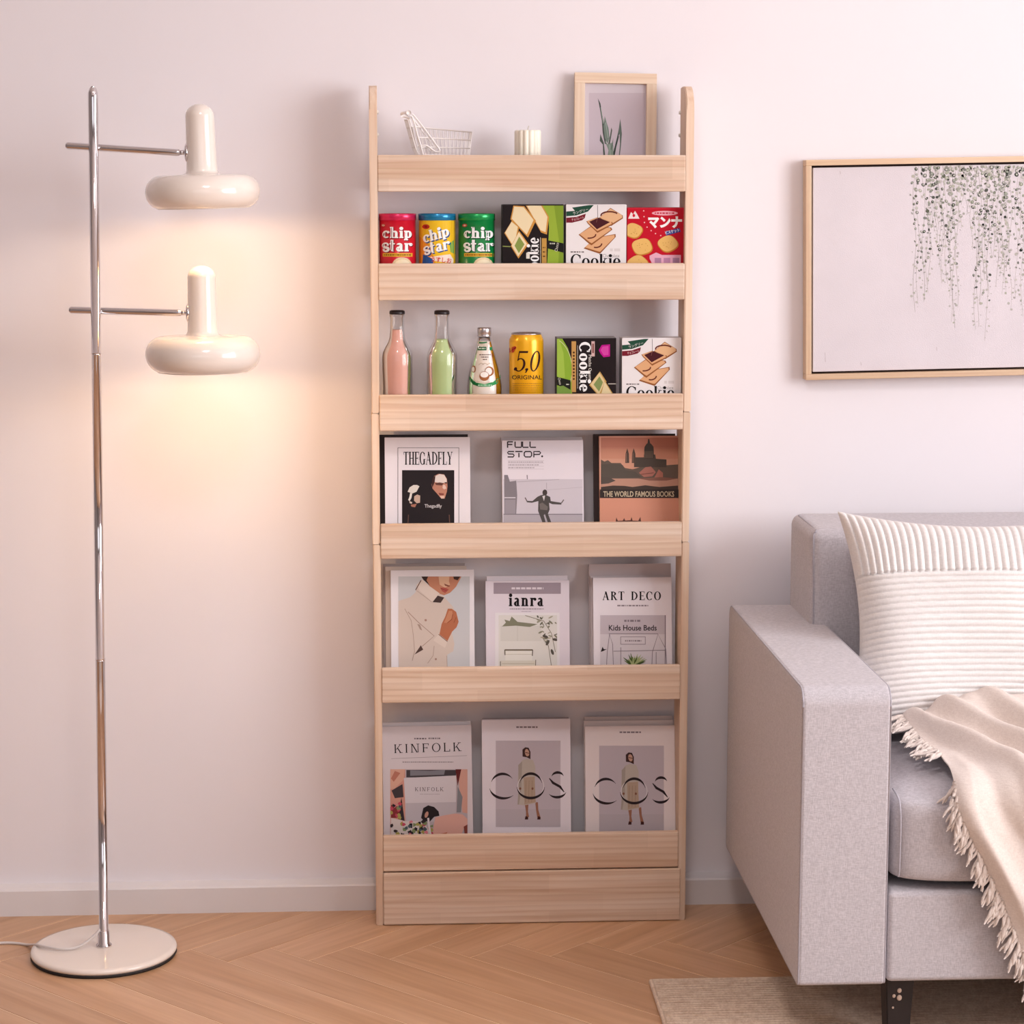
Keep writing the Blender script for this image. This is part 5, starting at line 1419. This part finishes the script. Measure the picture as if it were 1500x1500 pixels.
def cushion(x0, x1, y0, y1, z0, z1, bev, dome):
    """cushion with softly rounded edges and a slightly domed top"""
    bm = bmesh.new(); box(bm, x0, x1, y0, y1, z0, z1)
    bmesh.ops.subdivide_edges(bm, edges=bm.edges[:], cuts=9, use_grid_fill=True)
    cx, cy, cz = (x0 + x1) / 2, (y0 + y1) / 2, (z0 + z1) / 2; hx, hy, hz = (x1 - x0) / 2, (y1 - y0) / 2, (z1 - z0) / 2
    for v in bm.verts:
        d = v.co - Vector((cx, cy, cz)); q = Vector((max(-hx + bev, min(hx - bev, d.x)), max(-hy + bev, min(hy - bev, d.y)), max(-hz + bev, min(hz - bev, d.z))))
        n = d - q
        # remap the grid towards the edges so that the rounding is well sampled
        if n.length > 1e-9: n = n.normalized() * bev; d = q + n
        u, w_ = d.x / hx, d.y / hy
        if d.z > 0: d.z += dome * (1 - u ** 4) * (1 - w_ ** 4)
        if d.y < 0: d.y -= dome * .5 * (1 - u ** 4) * (1 - (d.z / hz) ** 2 if abs(d.z) < hz else 0)
        v.co = Vector((cx, cy, cz)) + d
    return bm


for x0, x1 in ((AX1 + .004, mid - .002), (mid + .002, RX - .148)):
    bm = cushion(x0, x1, AYF - .004, -.34, .296, .452, .034, .012)
    cu = sofao('seat_cushion', bm, SOFA_F); cu.modifiers.new('s', 'SUBSURF').levels = 1; cu.modifiers['s'].render_levels = 2
    bm = bmesh.new()
    for xx in (x0 + .014,):
        tube(bm, smooth_path([(xx, AYF + .0075, .317), (xx, AYF + .004, .324), (xx, AYF + .0015, .345), (xx, AYF + .0010, .40), (xx, AYF + .006, .428), (xx, AYF + .02, .4425), (xx, AYF + .06, .4475)], 5), .0017, 8)
    sofao('cushion_piping', bm, PIPE_F, True, cu)
# backrest: tall soft block
BX0 = .762
bm = bmesh.new(); box(bm, BX0, RX - .11, -.36, -.1, .30, .797, .02, 5)
for v in bm.verts:
    f = max(0, (v.co.z - .30) / .497)
    if v.co.y < -.23: v.co.y += .045 * f
bk_ = wnorm(sofao('backrest', bm, SOFA_F))
bm = bmesh.new(); fy = lambda z: -.36 + .045 * (z - .30) / .497
tube(bm, smooth_path([(BX0 + .0055, fy(z) + .0055, z) for z in (.46, .55, .64, .70, .75, .777)] + [(BX0 + .0075, fy(.786) + .009, .7875), (BX0 + .012, fy(.79) + .016, .7925), (BX0 + .012, -.22, .7945), (BX0 + .012, -.13, .7945)], 6), .0019, 8)
sofao('back_piping', bm, PIPE_F, True, bk_)
LEGM = mat('dark_leg', '#2a2222', .5, var=.1)
CHIP = mat('chipped_wood', '#d8bfae', .8)
lx0 = onz(1312, 1470, .09)
for x, y in ((.827, -.80), (RX - .2, -.80), (.85, -.17), (RX - .2, -.17)):
    bm = bmesh.new(); vs = []
    for z, hwid in ((.0105 if y < -.46 else .0003, .0175), (AZ0 + .001, .024)):
        vs.append([bm.verts.new((x + a * hwid, y + b * hwid, z)) for a, b in ((-1, -1), (1, -1), (1, 1), (-1, 1))])
    for kk in range(4): j = (kk + 1) % 4; bm.faces.new((vs[0][kk], vs[0][j], vs[1][j], vs[1][kk]))
    bm.faces.new(vs[0][::-1]); bm.faces.new(vs[1])
    bmesh.ops.bevel(bm, geom=bm.edges[:], offset=.002, segments=2, affect='EDGES')
    leg = sofao('leg', bm, LEGM, False)
    if x < 1 and y < -.5:
        for px, py, rr in ((1317.5, 1451, .0038), (1309.5, 1459, .0028), (1317.3, 1461.5, .0044), (1308, 1476, .0018)):
            q = hit(px, py, y - .0235); bm = bmesh.new(); bmesh.ops.create_icosphere(bm, subdivisions=2, radius=rr)
            for v in bm.verts: v.co = Vector((v.co.x, v.co.y * .35, v.co.z * 1.15)) + q
            sofao('paint_chip', bm, CHIP, True, leg)

# ---------------------------------------------------------------- corduroy cushion
PC = Vector((1.026, -.475, .645)); HWP, HHP, TH = .238, .205, .075
pil = tag(empty('throw_pillow', (PC.x, PC.y, .46)), 'ivory corduroy cushion with wide ribs leaning on the sofa back', 'pillow')
tiltp = R(-20)


def pillow_pt(u, v, side, rib=True):
    pin = .14
    x = HWP * u * (1 - pin * (1 - v * v) * abs(u) ** 1.5); z = HHP * v * (1 - pin * .9 * (1 - u * u) * abs(v) ** 1.5)
    e = max(0.0, (1 - u ** 4) * (1 - v ** 4)); th = TH * e ** .55
    seam = .45 + .05 * u * u * -1
    d = 0
    if rib:
        if v > seam: ph = (u * .5 + .5) * 35
        else: ph = (seam - v) / 2 * 36
        d = .0062 * (abs(math.sin(math.pi * ph)) ** .55 - .6)
        if abs(v - seam) < .012: d -= .003
        ef = min(1, (1 - abs(u)) * 14 + .35); ev = min(1, (1 - abs(v)) * 14 + .35); d *= min(ef, ev)
        d *= 1
        wv = .004 * math.sin(u * 5 + v * 2) * e + .003 * math.sin(v * 7 - u * 3) * e; d += wv
        if u < -.9 or v > .9: x += 0
    return Vector((x, -side * (th + d), z))


def pillow_side(nu, nv, side, rib):
    bm = bmesh.new(); g_ = []
    for j in range(nv + 1):
        row = []
        for i in range(nu + 1):
            row.append(bm.verts.new(pillow_pt(-1 + 2 * i / nu, -1 + 2 * j / nv, side, rib)))
        g_.append(row)
    for j in range(nv):
        for i in range(nu):
            q = (g_[j][i], g_[j][i + 1], g_[j + 1][i + 1], g_[j + 1][i])
            bm.faces.new(q if side > 0 else q[::-1])
    bmesh.ops.transform(bm, matrix=Matrix.Translation((0, 0, PC.z - .46)) @ Matrix.Rotation(tiltp, 4, 'X') @ Matrix.Rotation(R(1.2), 4, 'Y'), verts=bm.verts)
    return bm


obj('corduroy_front', pillow_side(280, 300, 1, True), CORD_F, pil, True)
obj('cushion_back', pillow_side(60, 60, -1, False), CORD_F, pil, True)

# ---------------------------------------------------------------- throw blanket
PATH = smooth_path([Vector((0, y, z)) for y, z in ((-.56, .500), (-.578, .527), (-.61, .535), (-.65, .520), (-.71, .496), (-.78, .484), (-.84, .478), (-.876, .462), (-.893, .430), (-.897, .38), (-.896, .30), (-.894, .22), (-.893, .14), (-.892, .07))], 10)
cum = [0]
for a, b in zip(PATH, PATH[1:]): cum.append(cum[-1] + (b - a).length)
SL = cum[-1]


def path_at(s):
    s = max(0, min(SL - 1e-6, s))
    for i in range(len(cum) - 1):
        if cum[i + 1] >= s:
            t = (s - cum[i]) / (cum[i + 1] - cum[i]); p = PATH[i].lerp(PATH[i + 1], t); d = (PATH[i + 1] - PATH[i]).normalized(); return p, Vector((0, d.z, -d.y)) * 1.0
    return PATH[-1], Vector((0, -1, 0))


def edge_x(s):
    """left hem of the blanket along the way from the cushion over the seat and down the front"""
    K = ((0, .92), (.035, .876), (.06, .868), (.10, .874), (.16, .886), (.22, .897), (.28, .899), (.33, .896), (.37, .893), (.40, .903), (.46, .935), (.52, .965), (.60, 1.0), (.70, 1.04), (1.0, 1.15))
    for (a, x), (b, y) in zip(K, K[1:]):
        if a <= s <= b: t = (s - a) / (b - a); return x + (y - x) * t
    return K[-1][1]


def throw_pt(s, x):
    p, n = path_at(s)
    n = Vector((0, -abs(n.y) if n.y <= 0 else n.y, n.z))
    if n.z < -0.2: n = -n
    top = max(0, 1 - s / .34); fr = min(1, max(0, (s - .26) / .10))
    ex = edge_x(s); q = x - ex
    fade = min(1, q / .025)
    h = .0
    # long folds running from the cushion corner forward and to the right
    def ridge(c, wd, amp, skew): 
        d = (q - c - skew * s); return amp * math.exp(-(d / wd) ** 2)
    h += ridge(-.02, .020, .030, .42) + ridge(.045, .017, .030, .50) + ridge(.135, .028, .036, .36) + ridge(.25, .035, .022, .2) + ridge(.37, .04, .02, .1)
    h *= (.35 + .65 * min(1, s / .15)) * (1 - .55 * fr)
    h += fr * (.011 * math.sin(46 * (q - .25 * s)) + .008 * math.sin(23 * q + 5 * s) + .010)
    h += .004 * math.sin(60 * q + 22 * s) * top
    h += .0015 * math.sin(140 * q - 30 * s)
    pt = Vector((x, p.y, p.z)) + n * (h * fade + .003)
    if s < .22: pt.z -= .034 * max(0, 1 - q / .11) * (1 - s / .22)
    if s < .12: pt.z += .012 * math.sin(max(0, min(1, q / .35)) * math.pi) * (1 - s / .12)
    return pt


NS, NX = 150, 150; XR = 1.46
bm = bmesh.new(); gr = []
for j in range(NS + 1):
    s = SL * .97 * j / NS; ex = edge_x(s); gr.append([bm.verts.new(throw_pt(s, ex + (XR - ex) * (i / NX) ** 1.35)) for i in range(NX + 1)])
for j in range(NS):
    for i in range(NX): bm.faces.new((gr[j][i], gr[j + 1][i], gr[j + 1][i + 1], gr[j][i + 1]))
thr = tag(empty('throw_blanket', (1.1, -.87, .46)), 'cream fringed throw draped over the sofa seat below the corduroy cushion', 'blanket')
TO = Vector(thr.location); bmesh.ops.translate(bm, verts=bm.verts, vec=-TO)
cl_ = obj('cloth', bm, THROW_F, thr, True); so = cl_.modifiers.new('thickness', 'SOLIDIFY'); so.thickness = .0025; so.offset = 1


def tassel_mesh(seed):
    rn = random.Random(seed); bm = bmesh.new(); L_ = .034
    for k in range(3):
        ph = rn.uniform(0, 6); sp = rn.uniform(-.004, .004); kink = rn.uniform(-.0025, .0025)
        pts = [(.0020 * math.cos(ph + t * 5) + sp * t + kink * math.sin(t * 5), -.0024 + .0018 * math.sin(ph + t * 5) - .002 * math.sin(t * 3), -L_ * (1 + .12 * (k - 1)) * t) for t in [j / 7 for j in range(8)]]
        tube(bm, pts, [.0022, .0025, .0025, .0025, .0024, .0022, .0019, .0010], 6)
    me = bpy.data.meshes.new('tassel'); 
    for f in bm.faces: f.smooth = True
    bm.to_mesh(me); bm.free(); me.materials.append(THROW_F); return me


TM = [tassel_mesh(s) for s in range(6)]
s = .05; rn = random.Random(3); kk = 0
while s < SL * .955:
    a = throw_pt(s, edge_x(s) + .0015); b = throw_pt(s + .004, edge_x(s + .004) + .0015); d = (b - a).normalized()
    if .24 < s < .325: s += .0075; continue       # the hem is tucked under at the front edge of the seat
    o = bpy.data.objects.new('tassel', TM[kk % 6]); kk += 1; o.location = a - TO
    if s < .27: rot = (R(rn.uniform(-84, -70)), 0, R(-62 + rn.uniform(-18, 18)))          # lying on the seat, pointing left and forward
    else: rot = (R(rn.uniform(-4, 6)), R(rn.uniform(12, 38)), 0)
    o.rotation_euler = rot; f = rn.uniform(.85, 1.2); o.scale = (f, f, f * rn.uniform(.85, 1.1)); link(o, thr)
    s += .0072 if s > .30 else .010
